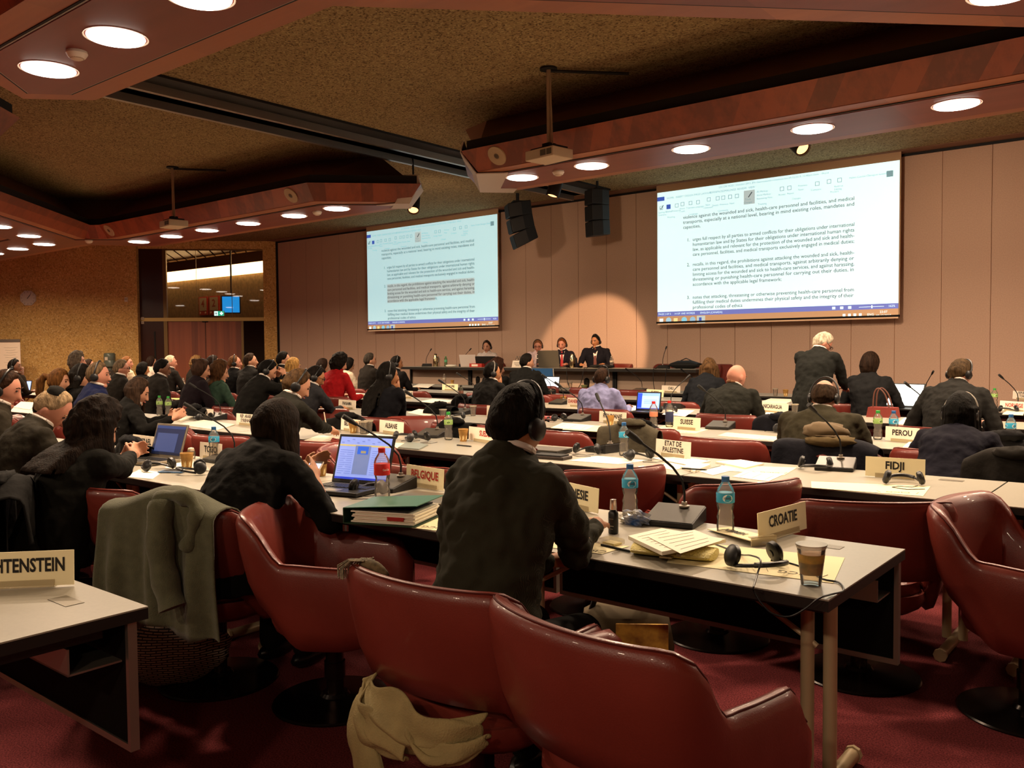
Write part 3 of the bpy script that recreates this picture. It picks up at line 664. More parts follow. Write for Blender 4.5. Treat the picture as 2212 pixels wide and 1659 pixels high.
# ================================================================ armchairs
M_RED = mat('red_leather', '6e2a21', .36, noise_s=3, noise_a=.12, bump=.08, bump_s=260, coat=.12)
M_PIPE = mat('leather_piping', '4a1610', .7, spec=.2)
M_BASEC = mat('dark_chrome_base', '3a2c24', .22, .9)
M_BASEB = mat('black_disc_base', '181210', .25, .6)
def mk_chair(r):
    # wrap-round shell: the angle runs from the left arm front (-1) through the back (0) to the right arm front (+1)
    NU, seg = 56, []
    outer = []; 
    for i in range(NU+1):
        u = -1+2*i/NU; au = abs(u)
        # plan curve: a rounded back with two nearly straight arms
        if au < .34: ang = au/.34*radians(52); x = .262*sin(ang)/sin(radians(52)); y = -.262+.07*(1-cos(ang))/(1-cos(radians(52)))*.9
        else:
            t = (au-.34)/.66
            x = .262+.028*sin(min(1, t*2.2)*pi/2)-.03*max(0, t-.5); y = -.199+.45*t
        x *= (1 if u > 0 else -1)
        top = .80-.175*smooth01(au, .30, .52)-.012*smooth01(au, .5, .9)-.10*smooth01(au, .9, 1.0)
        bot = .475-.17*smooth01(au, .30, .62)+.02*smooth01(au, .8, 1)
        lean = .05*(1-smooth01(au, .25, .6))+.02
        th = .055 if au < .5 else .05
        if i == 0: d = Vector((0, 1))
        outer.append((x, y, top, bot, lean, th))
    rings = []
    for i, (x, y, top, bot, lean, th) in enumerate(outer):
        p0 = Vector(outer[max(0, i-1)][:2]); p1 = Vector(outer[min(NU, i+1)][:2]); tg = (p1-p0).normalized(); nr = Vector((tg.y, -tg.x))
        h = top-bot; ring = []
        endk = smooth01(1-abs(-1+2*i/NU), 0, .05)*.75+.25
        tt = th*endk
        prof = [(-.1, .0, -.035), (0, 0, 0), (.018, .25, .0), (.02, .6, .0), (.012, .9, 0), (.0, .98, 0), (-tt*.35, 1.02, 0), (-tt*.8, .985, 0), (-tt*1.05, .9, 0), (-tt*1.15, .6, 0), (-tt*1.25, .3, 0), (-tt*1.0, .05, 0), (-tt*.5, -.03, 0)]
        prof = prof[1:]
        for o_, k, e in prof:
            dd = o_+lean*k; ring.append((x+nr.x*dd, y+nr.y*dd, bot+h*k+e))
        rings.append(ring)
    shell = MB().loft(rings).build('backrest_and_arms', M_RED, r, True, 0)
    pts = [Vector(g[5])*.55+Vector(g[4])*.45 for g in rings]
    MB().tube([p+Vector((0, 0, .001)) for p in pts], .0028, 6).build('piping', M_PIPE, shell)
    # seat bowl + cushion
    def se(rx, ry, z, cy=.03, n=28, e=2.8):
        out = []
        for k in range(n):
            a = 2*pi*k/n; c, s_ = cos(a), sin(a)
            out.append((rx*abs(c)**(2/e)*(1 if c > 0 else -1), cy+ry*abs(s_)**(2/e)*(1 if s_ > 0 else -1), z))
        return out
    MB().loft([se(.05, .05, .3, 0), se(.2, .19, .305), se(.24, .235, .335), se(.258, .25, .375), se(.255, .25, .40)]).build('seat_bowl', M_RED, r)
    MB().loft([se(.232, .235, .385, .035), se(.238, .242, .41, .035), se(.232, .236, .445, .035), se(.205, .21, .462, .035), se(.1, .1, .466, .035)]).build('seat_cushion', M_RED, r)
    MB().lathe([(.036, .31), (.036, .17), (.042, .168), (.042, .1), (.034, .098), (.034, .03)], 20).build('column', M_BASEC, r)
    b = MB().lathe([(.001, .045), (.05, .043), (.06, .03), (.15, .02), (.245, .012), (.25, .006), (.248, .001)], 40).build('disc_base', M_BASEB, r)
    MB().box(.12, .17, -.01, .012, .0, .002, T(0, -.03, .0195, rz=-1.2, ry=.06)).build('sticker', M_PLASTW, b, False)
def chair(x, y, deg, lab, grp='red leather conference chairs', z=0):
    return stamp('chair', mk_chair, 'swivel_armchair', lab, 'chair', (x, y, z), radians(deg-90), grp)
def chair_top(px, py, deg, lab, ztop=.80, **k):
    p = atz(px, py, ztop); d = radians(deg); return chair(p.x+.27*cos(d), p.y+.27*sin(d), deg, lab, **k)
chair(-1.08, 1.84, 80, 'red leather armchair nearest the camera, back turned to it, right arm forward')
chair(-1.67, 1.90, 91, 'red leather armchair of the man in the dark striped suit, scarf fringe on its top')
chair(-2.74, 2.22, 30, 'empty red leather armchair turned sideways, inside visible, left of the suited man chair')
chair(-3.32, 2.06, 108, 'red leather armchair with a grey-green coat hung over its back')
chair(-4.05, 2.13, 95, 'red leather armchair left of and behind the coat-covered chair')
chair(-.53, 3.78, -8, 'red leather armchair cut by the right frame edge, inside visible, disc base shining')
chair(-1.17, 3.80, 120, 'red leather armchair standing right behind the CROATIE nameplate')
chair(-1.87, 3.88, 150, 'red leather armchair behind the right water bottle of the nearest row')
chair(-2.62, 3.93, 150, 'red leather armchair behind the left water bottle beside the striped suit man')
for px, py, dg, lb in (
    (655, 952, 95, 'red chair top edge left of the open laptop, under the writing man'),
    (710, 966, 40, 'red chair turned sideways directly left of the laptop lid'),
    (885, 1004, 90, 'red chair tucked in behind the red BELGIQUE nameplate'),
    (770, 952, 90, 'red chair top showing just over the laptop lid'),
    (392, 925, 60, 'glossy red chair below the GUATEMALA papers'),
    (470, 941, 100, 'red chair left of the blue-capped bottle near TOGO nameplate'),
    (698, 884, 300, 'light-catching red chair facing us, above the black BELGIQUE nameplate'),
    (815, 902, 90, 'red chair between black coat and long-haired woman'),
    (905, 900, 310, 'light-catching red chair facing us, right of the ALBANIE nameplate'),
    (1195, 930, 80, 'red chair whose edge shows right of the striped suit man head'),
    (1378, 925, 100, 'red chair in the third row hidden under a grey-green jacket'),
    (1550, 948, 90, 'empty red chair behind the ETAT DE PALESTINE nameplate'),
    (1785, 972, 90, 'red chair of the balding man, dark coat over its back'),
    (2040, 974, 90, 'red chair of the black-haired woman with headphones, behind FIDJI'),
    (1022, 874, 80, 'red chair left of the GEORGIE nameplate'),
    (1300, 884, 90, 'red chair of the man in the pale blue shirt'),
    (1565, 896, 90, 'red chair of the bald man in dark suit behind SUISSE'),
    (1145, 853, 90, 'red chair behind the hand-on-chin man near ALGERIE'),
    (1225, 853, 110, 'shiny red chair left of the red DANEMARK nameplate'),
    (1168, 834, 90, 'red chair just right of the ALGERIE nameplate in the fifth row'),
    (1262, 838, 90, 'red chair left of the shaved head man in the fifth row'),
    (1372, 843, 90, 'red chair behind the blue-screened laptop in the fifth row'),
    (1450, 868, 90, 'red chair right of the blue-screened laptop'),
    (1850, 873, 90, 'red chair in front of the short-haired woman by the red bag'),
    (491, 879, 95, 'red chair left of the man holding a camera'),
    (407, 876, 80, 'red chair with dark clothes behind the GUATEMALA nameplate'),
    (352, 846, 95, 'red chair behind the two green bottles'),
    (477, 849, 95, 'red chair of the woman in green cardigan'),
    (708, 838, 92, 'red chair under the woman in red jacket'),
    (716, 857, 92, 'red chair behind the PANAMA nameplate'),
    (795, 828, 92, 'red chair of the grey-haired man in dark suit by the wall'),
    (888, 845, 92, 'red chair above the PAYS-BAS nameplate'),
    (35, 857, 70, 'red chair below the small laptop at far left'),
    (985, 916, 92, 'red chair under a black garment behind the second row paper cup'),
    (455, 778+33, 92, 'red chair far back before the wooden door')):
    chair_top(px, py, dg, lb)
HZC = .325
for px, dg, lb in ((1318, 250, 'red chair on the dais right of the standing bottle'), (1408, 240, 'empty red chair on the dais under the end of the spotlight glow'), (1505, 268, 'empty red chair on the dais left of the long-haired woman head'), (1535, 285, 'red chair on the dais right of the long-haired woman head'), (1450, 262, 'red chair on the dais draped with a black coat')):
    p = aty(px, 780, 13.25); chair(p.x, 13.3, dg, lb, 'red chairs on the dais', HZC)
# ================================================================ people
LATE = []      # meshes whose modifiers are applied at the end
def remesh(o, vox, smooth=3, disp=None):
    m = o.modifiers.new('r', 'REMESH'); m.mode = 'VOXEL'; m.voxel_size = vox; m.use_smooth_shade = True
    s = o.modifiers.new('s', 'SMOOTH'); s.iterations = smooth; s.factor = .6
    if disp:
        if disp[0] not in bpy.data.textures:
            tx = bpy.data.textures.new(disp[0], 'CLOUDS'); tx.noise_scale = disp[1]; tx.noise_depth = 2
        d = o.modifiers.new('d', 'DISPLACE'); d.texture = bpy.data.textures[disp[0]]; d.strength = disp[2]; d.mid_level = .5
        d.texture_coords = 'LOCAL'
        if disp[0] == 'wrinkle':
            if 'fold' not in bpy.data.textures:
                tx = bpy.data.textures.new('fold', 'CLOUDS'); tx.noise_scale = .045; tx.noise_depth = 1
            d = o.modifiers.new('e', 'DISPLACE'); d.texture = bpy.data.textures['fold']; d.strength = disp[2]*.45; d.mid_level = .5
    LATE.append(o)
def interp(tab, x):
    for (a, u), (b, v) in zip(tab, tab[1:]):
        if x <= b: return u+(v-u)*(x-a)/(b-a)
    return tab[-1][1]
SKIN = {'light': mat('skin_light', 'b88468', .6), 'pink': mat('skin_pink', 'b07660', .6), 'tan': mat('skin_tan', 'a06a44', .55), 'brown': mat('skin_brown', '6e4630', .55), 'dark': mat('skin_dark', '3e2a1e', .5)}
def hairmat(c):
    return mat('hair_'+c, c, .65, spec=.07, noise_s=55, noise_a=.45, stretch=(1, 1, .22), bump=.5, bump_s=130)
def cloth(c, n='cloth_'):
    return mat(n+c, c, .85, noise_s=25, noise_a=.12, bump=.9, bump_s=13, spec=.12)
m = mat('pinstripe_suit', '25241a', .85, spec=.12)
nt = m.node_tree; tc = nt.nodes.new('ShaderNodeTexCoord'); wv = nt.nodes.new('ShaderNodeTexWave'); wv.inputs['Scale'].default_value = 150; wv.wave_profile = 'SIN'
cr = nt.nodes.new('ShaderNodeValToRGB'); cr.color_ramp.elements[0].position = .82; cr.color_ramp.elements[0].color = (*srgb('25241a'), 1); cr.color_ramp.elements[1].color = (*srgb('3a382b'), 1)
nt.links.new(tc.outputs['Object'], wv.inputs[0]); nt.links.new(wv.outputs['Fac'], cr.inputs[0]); nt.links.new(cr.outputs[0], nt.nodes['Principled BSDF'].inputs['Base Color'])
M_HSET = mat('headset_black', '0f0f10', .4)
M_SHOE = mat('black_shoe', '100d0b', .3)
M_EYE = mat('eye_dark', '1c120c', .2); M_LIP = mat('lips', '9a4a3c', .5); M_WHT = mat('white_shirt', 'd8cec4', .8)

COVER = {'short': [(0, 54), (42, 50), (66, 22), (86, 2), (98, -8), (125, -34), (180, -56)],
         'thin': [(0, 62), (45, 56), (70, 18), (95, 0), (125, -26), (180, -40)],
         'long': [(0, 52), (38, 46), (62, 4), (85, -45), (180, -70)],
         'bald': [(0, 200), (68, 200), (78, 10), (95, -4), (125, -28), (180, -42)]}
def head_fn(d):
    k = 1.0
    if d.z < -.15: k *= 1-.16*min(1, (-d.z-.15)/.8)*(abs(d.x)*1.2+.2)
    if d.y < 0 and d.z < -.2: k *= 1-.22*min(1, -d.z)*(-d.y)
    if d.y > .5: k *= 1-.035*math.exp(-((abs(d.x)-.36)**2+(d.z-.05)**2)/.02)
    return k
def mk_hair(style, T_, bump, freq, seed):
    cov = COVER[{'curly': 'long', 'bob': 'long', 'afro': 'short', 'buzz': 'short'}.get(style, style)]
    def fn(d):
        phi = degrees(atan2(abs(d.x), d.y)); el = degrees(math.asin(max(-1, min(1, d.z))))
        c = smooth01(el-interp(cov, phi), -5, 5)
        if style == 'bald': c = smooth01(el-interp(cov, phi), -6, 6)*(1-smooth01(el, 30, 46))
        n = noise.noise(Vector((d.x, d.y, d.z*.6))*freq+Vector((seed, 0, 0)))*bump
        k = head_fn(d); t = T_*(1+.25*max(0, d.z))
        if style == 'bob': t *= 1+1.3*smooth01(-el, -5, 45)*smooth01(phi, 60, 100)
        if style == 'curly': t *= 1+.5*smooth01(-el, -20, 40)
        return k*(.93+c*(.07+(t+n)/.095))
    return fn
def ik(S, W, L1, L2, pole):
    d = W-S; L = d.length
    if L > (L1+L2)*.985: W = S+d*((L1+L2)*.985/L); d = W-S; L = d.length
    dn = d.normalized(); a = (L1*L1-L2*L2+L*L)/(2*L); h = sqrt(max(1e-6, L1*L1-a*a))
    p = pole-dn*pole.dot(dn); p.normalize(); return S+dn*a+p*h, W
def hand(mb, W, fdir, up, side, spread=1.0, curl=.5, k=1.0):
    """palm and five separate fingers; fdir = direction of the fingers, up = back of the hand"""
    f = fdir.normalized(); s_ = f.cross(up).normalized()*side; n = s_.cross(f).normalized()*side
    if n.dot(up) < 0: n = -n
    mb.cap(W-f*.01, W+f*.045*k, .024*k, .03*k, 10)
    for i in (-1.5, -.5, .5, 1.5): mb.cap(W+f*.02*k+s_*i*.012*k, W+f*.078*k+s_*i*.019*k*spread, .0135*k, .0125*k, 8)
    for i, ln in ((-1.5, .058), (-.5, .07), (.5, .074), (1.5, .066)):
        b = W+f*.085*k+s_*i*.0205*k*spread; L = ln*k; p = b; ang = curl*.5
        for j, q in enumerate((.45, .32, .26)):
            dd = (f*cos(ang)-n*sin(ang)+s_*i*.07*spread).normalized(); e = p+dd*L*q
            mb.cap(p, e, .0092*k*(1-.1*j), .0088*k*(1-.12*j), 8); p = e; ang += curl*.75
    b = W+f*.025*k+s_*(.026*k); m1 = b+(f*.55+s_*.75-n*.25).normalized()*.038*k; m2 = m1+(f*.85+s_*.25-n*.35).normalized()*.032*k
    mb.cap(b, m1, .0125*k, .011*k, 8); mb.cap(m1, m2, .0105*k, .009*k, 8)
OCC = []
def person(lab, px, py, Y, heading=90, lean=.12, hy=0, hp=.15, hr=0, hair=('short', '1a120c'), skin='light', top='15130f', kind='suit', arms='table', headset=False, glasses=False, face=False,
           vox=.011, hs=1.0, seat=True, z0=0, shoulder=1.0, tie=None, collar=None, stand=False, chair_lab=None, slump=.1, hands=None, bulk=1.0, legs='1a1714', extra=None, hz=None, deep=None, band='dark', wrinkle=.03, hw=None, pole_=None, armk=1.0, watch=False, swing=100, sidelen=None):
    if heading < 80 and heading > 0: heading += 24; hy -= 16
    Wc = aty(px, py, Y)
    R = Matrix.Rotation(radians(heading-90), 3, 'Z')
    hz = hz or (.93 if stand else .54)
    segs = (.16, .20, .15)
    def chain(lean, t):
        P = [Vector((0, 0, hz))]; a = lean
        for i, L in enumerate(segs):
            a = lean+slump*i; P.append(P[-1]+Vector((0, sin(a), cos(a)))*L*t)
        an = lean*.5+hp*.4
        nk = P[-1]+Vector((0, sin(an), cos(an)))*.032*hs
        hc = nk+Vector((0, sin(hp)*.8+.15, cos(hp))).normalized()*.086*hs
        return P, nk, hc
    zt = Wc.z-z0
    lo_, hi_ = .6, 1.6
    for it in range(14):
        t = 1.0
        for _ in range(24):
            P, nk, hc = chain(lean, t); t += (zt-hc.z)*1.2
        if t >= .88 or lean > 1.0: break
        lean += .07
    t = max(.7, min(1.35, t)); P, nk, hc = chain(lean, t)
    off = R @ hc
    root = thing('person', lab, 'person', (Wc.x-off.x, Wc.y-off.y, z0), radians(heading-90))
    seed = len(lab)*1.7+px*.01
    sh = .185*shoulder
    up = (P[3]-P[2]).normalized(); bk = Vector((0, -up.z, up.y))
    SC = P[2]+up*.098*t
    SL = [SC+Vector((s_*sh, 0, -.0)) for s_ in (-1, 1)]
    # arm targets
    A = {'table': ((-.17, .40, .79), (.17, .42, .79)), 'lap': ((-.16, .30, .66), (.16, .30, .66)), 'phone': ((-.05, .34, .90), (.07, .34, .88)), 'type': ((-.11, .40, .80), (.12, .40, .80)),
         'write': ((-.16, .44, .785), (.15, .40, .80)), 'chin': None, 'camera': None, 'side': ((-.25, .05, .62), (.27, .03, .60)), 'cross': ((-.05, .36, .80), (.06, .34, .82)), 'fold': ((.02, .40, .80), (-.02, .36, .80))}.get(arms)
    if arms == 'chin': A = ((-.14, .36, .79), tuple(hc+Vector((.045, .09, -.13))))
    if arms == 'camera': A = (tuple(hc+Vector((-.07, .16, -.06))), tuple(hc+Vector((.07, .17, -.05))))
    if hands: A = hands
    if hw:
        Ri = R.transposed()
        A = tuple(tuple(Ri @ (atz(*q)-root.location)) if q else A[i] for i, q in enumerate(hw))
    W_ = []
    sl = cloth(top) if top != 'pin' else m_pin
    body = MB(); jac = MB()
    # torso rings
    def ring(c, hw, hd, dirup, n=20, dy=0):
        e = Vector((1, 0, 0)); g = Vector((0, dirup.z, -dirup.y)); out = []
        for i in range(n):
            a = 2*pi*i/n; out.append(c+e*hw*cos(a)+g*(hd*sin(a)+dy))
        return out
    def ups(i): return (P[min(3, i+1)]-P[max(0, i-1)]).normalized()
    b_ = bulk
    spec = [(P[0]-Vector((0, 0, .10 if not stand else .16)), .19*b_, .15*b_, Vector((0, 0, 1))), (P[0], .188*b_, .15*b_, ups(0)), (P[1], .172*b_, .132*b_, ups(1)), (P[1]*.5+P[2]*.5, .182*b_*shoulder**.5, .135*b_, ups(1)),
            (P[2], .195*shoulder, .135, ups(2)), (P[2]+up*.07*t, .20*shoulder, .115, up), (P[2]+up*.118*t, .175*shoulder, .098, up), (P[2]+up*.145*t, .125*shoulder, .09, up), (P[3]+up*.012, .088, .08, up), (P[3]+up*.042, .064, .066, up)]
    jac.loft([ring(*s_) for s_ in spec])
    body.loft([ring(c, hw*.6, hd*.6, u_) for c, hw, hd, u_ in spec[:-1]]+[ring(P[3], .05, .05, up)])
    L1, L2 = .29*max(.9, min(1.1, t))*armk, .255*armk
    elb = []
    for i, s_ in enumerate((-1, 1)):
        S = SL[i]; W = Vector(A[i])
        if kind_long_pole.get(arms): pole = Vector((s_*kind_long_pole[arms], -.3, -1))
        else: pole = Vector((s_*.38, -.2, -1))
        if pole_: pole = Vector((s_*pole_[0], pole_[1], pole_[2]))
        E, W = ik(S, W, L1, L2, pole); elb.append(E)
        jac.cap(S-Vector((s_*.02, 0, .012)), S*.5+E*.5, .066, .058, 14); jac.cap(S*.5+E*.5, E, .058, .051, 14); jac.cap(P[2]+up*.05*t, S-Vector((s_*.02, 0, .005)), .085, .066, 14)
        fd = (W-E).normalized(); Wk = W-fd*(.035 if watch else .02)
        if kind == 'short_sleeve' or kind == 'three_quarter':
            q = .45 if kind == 'three_quarter' else .0
            jac.cap(E, E+(W-E)*q, .05, .046, 14)
            body.cap(E, W, .04, .027, 12)
        else:
            jac.cap(E, Wk, .051, .037, 14)
            body.cap(E, W, .028, .025, 12)
        body.cap(S-Vector((s_*.02, 0, .02)), E, .03, .03, 10)
        inward = Vector((-s_*.35, .9, -.05)) if arms in ('table', 'type', 'write', 'cross', 'fold') else fd
        if arms in ('phone',): inward = Vector((-s_*.35, .75, .45))
        if arms == 'chin' and s_ > 0: inward = Vector((-.35, .1, .95))
        if arms == 'camera': inward = Vector((-s_*.7, .3, .7))
        hand(body, W, (inward+fd*.6), Vector((s_*.3, -.1, 1)) if arms not in ('phone', 'camera') else Vector((s_*.9, .2, .2)), -s_, 1, .35 if arms != 'write' else .8, .95)
    if watch: MB().tube([W-fd*.028+Vector((cos(a), 0, sin(a)))*.031 if abs(fd.y) > .5 else W-fd*.028+Vector((0, cos(a), sin(a)))*.031 for a in [2*pi*i/16 for i in range(17)]], .006, 8).build('watch', mat('watch_silver', 'a8a098', .25, .9), root)
    # head and neck
    HM = Matrix.Translation(hc) @ Euler((-hp, 0, radians(hy))).to_matrix().to_4x4() @ Euler((0, hr, 0)).to_matrix().to_4x4() @ Matrix.Scale(hs, 4)
    nkp = HM @ Vector((0, -.02, -.05))
    body.cap(P[3]-up*.03, nkp, .05, .05, 14)
    hr_ = (.075, .096, .114)
    body.ell((0, 0, 0), hr_, 32, 22, HM, head_fn)
    body.cap((0, .085, .022), (0, .103, -.028), .009, .0145, 8, HM); body.ell((0, .058, -.088), (.032, .028, .022), 12, 8, HM)
    for s_ in (-1, 1): body.ell((s_*.076, -.008, -.012), (.012, .019, .031), 10, 8, HM)
    kx = .10
    if not stand:
        for s_ in (-1, 1):
            body.cap((s_*.09, 0, hz), (s_*kx, .40, .50), .06, .05, 10); body.cap((s_*kx, .40, .50), (s_*kx, .36, .09), .045, .035, 10)
    else:
        for s_ in (-1, 1): body.cap((s_*.09, 0, hz), (s_*.1, .02, .5), .06, .05, 10); body.cap((s_*.1, .02, .5), (s_*.1, 0, .09), .045, .035, 10)
    o = body.build('body', SKIN[skin], root); remesh(o, vox, 2)
    nm = {'suit': 'jacket', 'sweater': 'sweater', 'shirt': 'shirt', 'cardigan': 'cardigan', 'three_quarter': 'sweater', 'blouse': 'blouse'}.get(kind, 'top')
    if kind == 'suit':
        jac.tube([P[3]+up*.03+Vector((.068*cos(a), .0, 0))+Vector((0, up.z, -up.y))*(.07*sin(a)) for a in [2*pi*i/16 for i in range(17)]], .013, 8)
    j = jac.build(nm, sl if kind != 'pin' else m_pin, root); remesh(j, max(.012, vox*1.15), 4, ('wrinkle', .13, wrinkle) if vox < .011 else ('wrinkle', .13, wrinkle*.7))
    if collar or kind == 'suit':
        MB().tube([P[3]+up*.046+Vector((.060*cos(a), .0, 0))+Vector((0, up.z, -up.y))*(.06*sin(a)) for a in [2*pi*i/16 for i in range(17)]], .0115, 8).build('collar', M_WHT if not collar else cloth(collar), root)
    tr = MB()
    for s_ in (-1, 1):
        if stand: tr.cap((s_*.09, 0, hz), (s_*.1, .02, .5), .105, .08, 12); tr.cap((s_*.1, .02, .5), (s_*.1, 0, .1), .078, .06, 12)
        else: tr.cap((s_*.09, .0, hz-.01), (s_*kx, .40, .50), .088, .072, 12); tr.cap((s_*kx, .40, .50), (s_*kx, .36, .10), .07, .055, 12)
    tr.ell((0, 0, hz), (.17, .13, .12))
    o = tr.build('trousers', cloth(legs), root); remesh(o, .02, 2)
    for s_ in (-1, 1):
        y0 = .03 if stand else .41
        MB().ell((s_*(.1), y0, .048), (.043, .13, .045), 14, 8).build('shoe', M_SHOE, root)
    # hair
    st, hc_ = hair[0], hair[1]; hm = hairmat(hc_); hb = MB()
    Tn, bp, fq = {'short': (.012, .006, 22), 'thin': (.009, .004, 30), 'buzz': (.003, .001, 30), 'bald': (.010, .006, 26), 'long': (.02, .004, 14), 'bob': (.022, .004, 12), 'curly': (.036, .02, 16), 'afro': (.03, .016, 22), 'none': (0, 0, 1)}[st]
    if st == 'none': Tn = 0
    else: hb.ell((0, 0, 0), hr_, 48, 32, HM, mk_hair(st, Tn, bp, fq, seed))
    ln = hair[2] if len(hair) > 2 else 0
    if ln:
        wd = hair[3] if len(hair) > 3 else .092
        Hq = HM.to_3x3(); fz = Hq @ Vector((0, 1, 0)); fz.z = 0; fz.normalize(); sx = Vector((fz.y, -fz.x, 0))
        top_ = HM @ Vector((0, -.012, .045)); n = 22; steps = 12; SW = radians(swing); sl_len = sidelen or min(ln, .2)
        rings = []
        for k in range(steps+1):
            u = k/steps; ring_o = []; ring_i = []
            for i in range(n+1):
                th = -SW+2*SW*i/n; side = abs(th)/SW
                L = ln*(1-side**2)+sl_len*side**2
                z = top_.z-L*u
                q = 1+.05*sin(i*2.9+seed)+.03*sin(i*7.1+k*.4)
                rx = wd*(1+.10*sin(u*pi*.7))*q; ry = .105*(1-.12*u)*q
                p_ = Vector((top_.x, top_.y, z))+sx*sin(th)*rx-fz*cos(th)*ry
                # lie on the back instead of falling through it
                frac = (z-P[1].z)/max(.01, P[3].z-P[1].z); yb = P[1].y+(P[3].y-P[1].y)*min(1.0, frac)-((.148+.075*lean)*bulk+.035 if frac < .8 else (.148+.075*lean)*bulk+.035-.25*min(.35, frac-.8))
                if lean < .33 and z < P[3].z+.06 and cos(th) > 0: 
                    w_ = smooth01(P[3].z+.10-z, 0, .1)*min(1, 2.2*cos(th)); p_.y = p_.y*(1-w_)+min(p_.y, yb)*w_
                tk = .026*(1-.5*u)
                c = Vector((top_.x, p_.y+fz.y*0, z)); d_ = (Vector((p_.x, p_.y, 0))-Vector((top_.x, top_.y, 0)))
                d_ = d_.normalized() if d_.length > 1e-4 else Vector((0, -1, 0))
                ring_o.append(p_); ring_i.append(p_-d_*tk)
            rings.append(ring_o+ring_i[::-1])
        hb.loft(rings)
    if st == 'long' and extra == 'ponytail':
        c = [HM @ Vector(v) for v in ((0, -.09, .04), (0, -.15, .05), (0, -.19, -.01), (0, -.19, -.12), (0, -.165, -.22))]
        hb.tube(c, 0, 14, None, [.03, .034, .042, .04, .015])
    if extra == 'bun': hb.ell((0, -.09, .085), (.042, .042, .036), 14, 10, HM, lambda d: 1+.12*noise.noise(d*6))
    if extra == 'topknot': hb.ell((0, -.02, .125), (.03, .03, .022), 14, 10, HM)
    if st == 'none': hb.ell((0, -.05, -.06), (.05, .04, .02), 12, 8, HM)
    ho_ = hb.build('hair', hm, root, True, 0)
    if ln or extra in ('bun', 'ponytail', 'topknot') or st == 'bob': remesh(ho_, max(.008, vox), 2, ('strand', .04, .008))
    elif st != 'buzz': 
        remesh(ho_, max(.0065, vox*.8), 1, ('strand', .05, .004 if st != 'curly' else .014))
    if extra == 'kippah': MB().ell((0, -.035, .012), (.083, .083, .117), 24, 16, HM, lambda d: 1 if d.z > .62 else .8).build('skullcap', cloth('14120f'), root, True, 0)
    if headset:
        hs_ = MB(); pts = [HM @ Vector((.093*cos(a), -.012+.018*sin(a), .003+.137*sin(a))) for a in [pi*i/22 for i in range(23)]]
        hs_.tube(pts, .0065, 8)
        ho = hs_.build('headset_band', M_HSET if band == 'dark' else mat('headset_silver', '8a8278', .35, .6), root)
        for s_ in (-1, 1):
            MB().lathe([(.001, 0), (.03, 0), (.036, .006), (.036, .018), (.026, .026), (.001, .027)], 18, HM @ T(s_*.074, -.008, -.012, ry=s_*pi/2)).build('ear_cushion', M_HSET, ho)
    if glasses:
        g = MB()
        for s_ in (-1, 1):
            g.tube([Vector((s_*.032+.022*cos(a), .102, .018+.017*sin(a))) for a in [2*pi*i/14 for i in range(15)]], .0022, 6, HM); g.tube([(s_*.054, .1, .02), (s_*.078, .0, .012)], .002, 6, HM)
        g.tube([(-.01, .104, .022), (.01, .104, .022)], .002, 6, HM); g.build('glasses', M_BLACK, root)
    if True:
        for s_ in (-1, 1):
            MB().ell((s_*.031, .0835, .016), (.0135, .006, .0065), 12, 8, HM).build('eye', M_EYE, root)
            MB().tube([(s_*.014, .094, .034), (s_*.034, .0925, .040), (s_*.052, .082, .034)], .0032, 6, HM).build('eyebrow', hm, root)
        MB().ell((0, .0925, -.056), (.022, .007, .0058), 14, 8, HM).build('mouth', M_LIP, root)
    if tie:
        g = Vector((0, up.z, -up.y)); 
        c0 = P[3]+g*.072-up*.0; c1 = P[2]+g*.150+up*.0; c2 = P[1]+g*.150
        vs = [c0+Vector((-.055, 0, .012)), c0+Vector((.055, 0, .012)), c1+Vector((.028, 0, .06)), c2+Vector((.008, 0, .05)), c2+Vector((-.008, 0, .05)), c1+Vector((-.028, 0, .06))]
        vs = [v+g*.0 for v in vs]+[v-g*.03 for v in vs]
        MB().add(vs, [(0, 1, 2, 5), (5, 2, 3, 4), (6, 11, 8, 7), (0, 6, 7, 1), (1, 7, 8, 2), (2, 8, 9, 3), (5, 11, 6, 0), (4, 10, 11, 5), (3, 9, 10, 4)]).build('shirt_front', M_WHT, root, False)
        if tie != 'none':
            vs = [c0+Vector((x, 0, .0))+g*.012 for x in (-.014, .014)]+[c1+Vector((x, 0, .0))+g*.012 for x in (.024, -.024)]+[c2+Vector((x, 0, .04))+g*.012 for x in (.03, -.03)]
            vs += [v-g*.008 for v in vs]
            MB().add(vs, [(0, 1, 2, 3), (3, 2, 4, 5), (0, 6, 7, 1), (1, 7, 8, 2), (2, 8, 10, 4), (5, 11, 9, 3), (3, 9, 6, 0), (4, 10, 11, 5)]).ell(c0+g*.014, (.018, .012, .016), 10, 8).build('necktie', mat('tie_'+tie, tie, .6), root)
    if seat and not stand:
        OCC.append((root.location.x, root.location.y, heading, z0, chair_lab or lab))
    root['_hx'] = 0; del root['_hx']
    return root, HM, R
m_pin = MATS['pinstripe_suit']
kind_long_pole = {'phone': .9, 'write': 1.2, 'camera': 1.0, 'fold': 1.3, 'type': .8}
K = dict(vox=.0085)
def RY(k, d=.28): return ROWY[k]-d
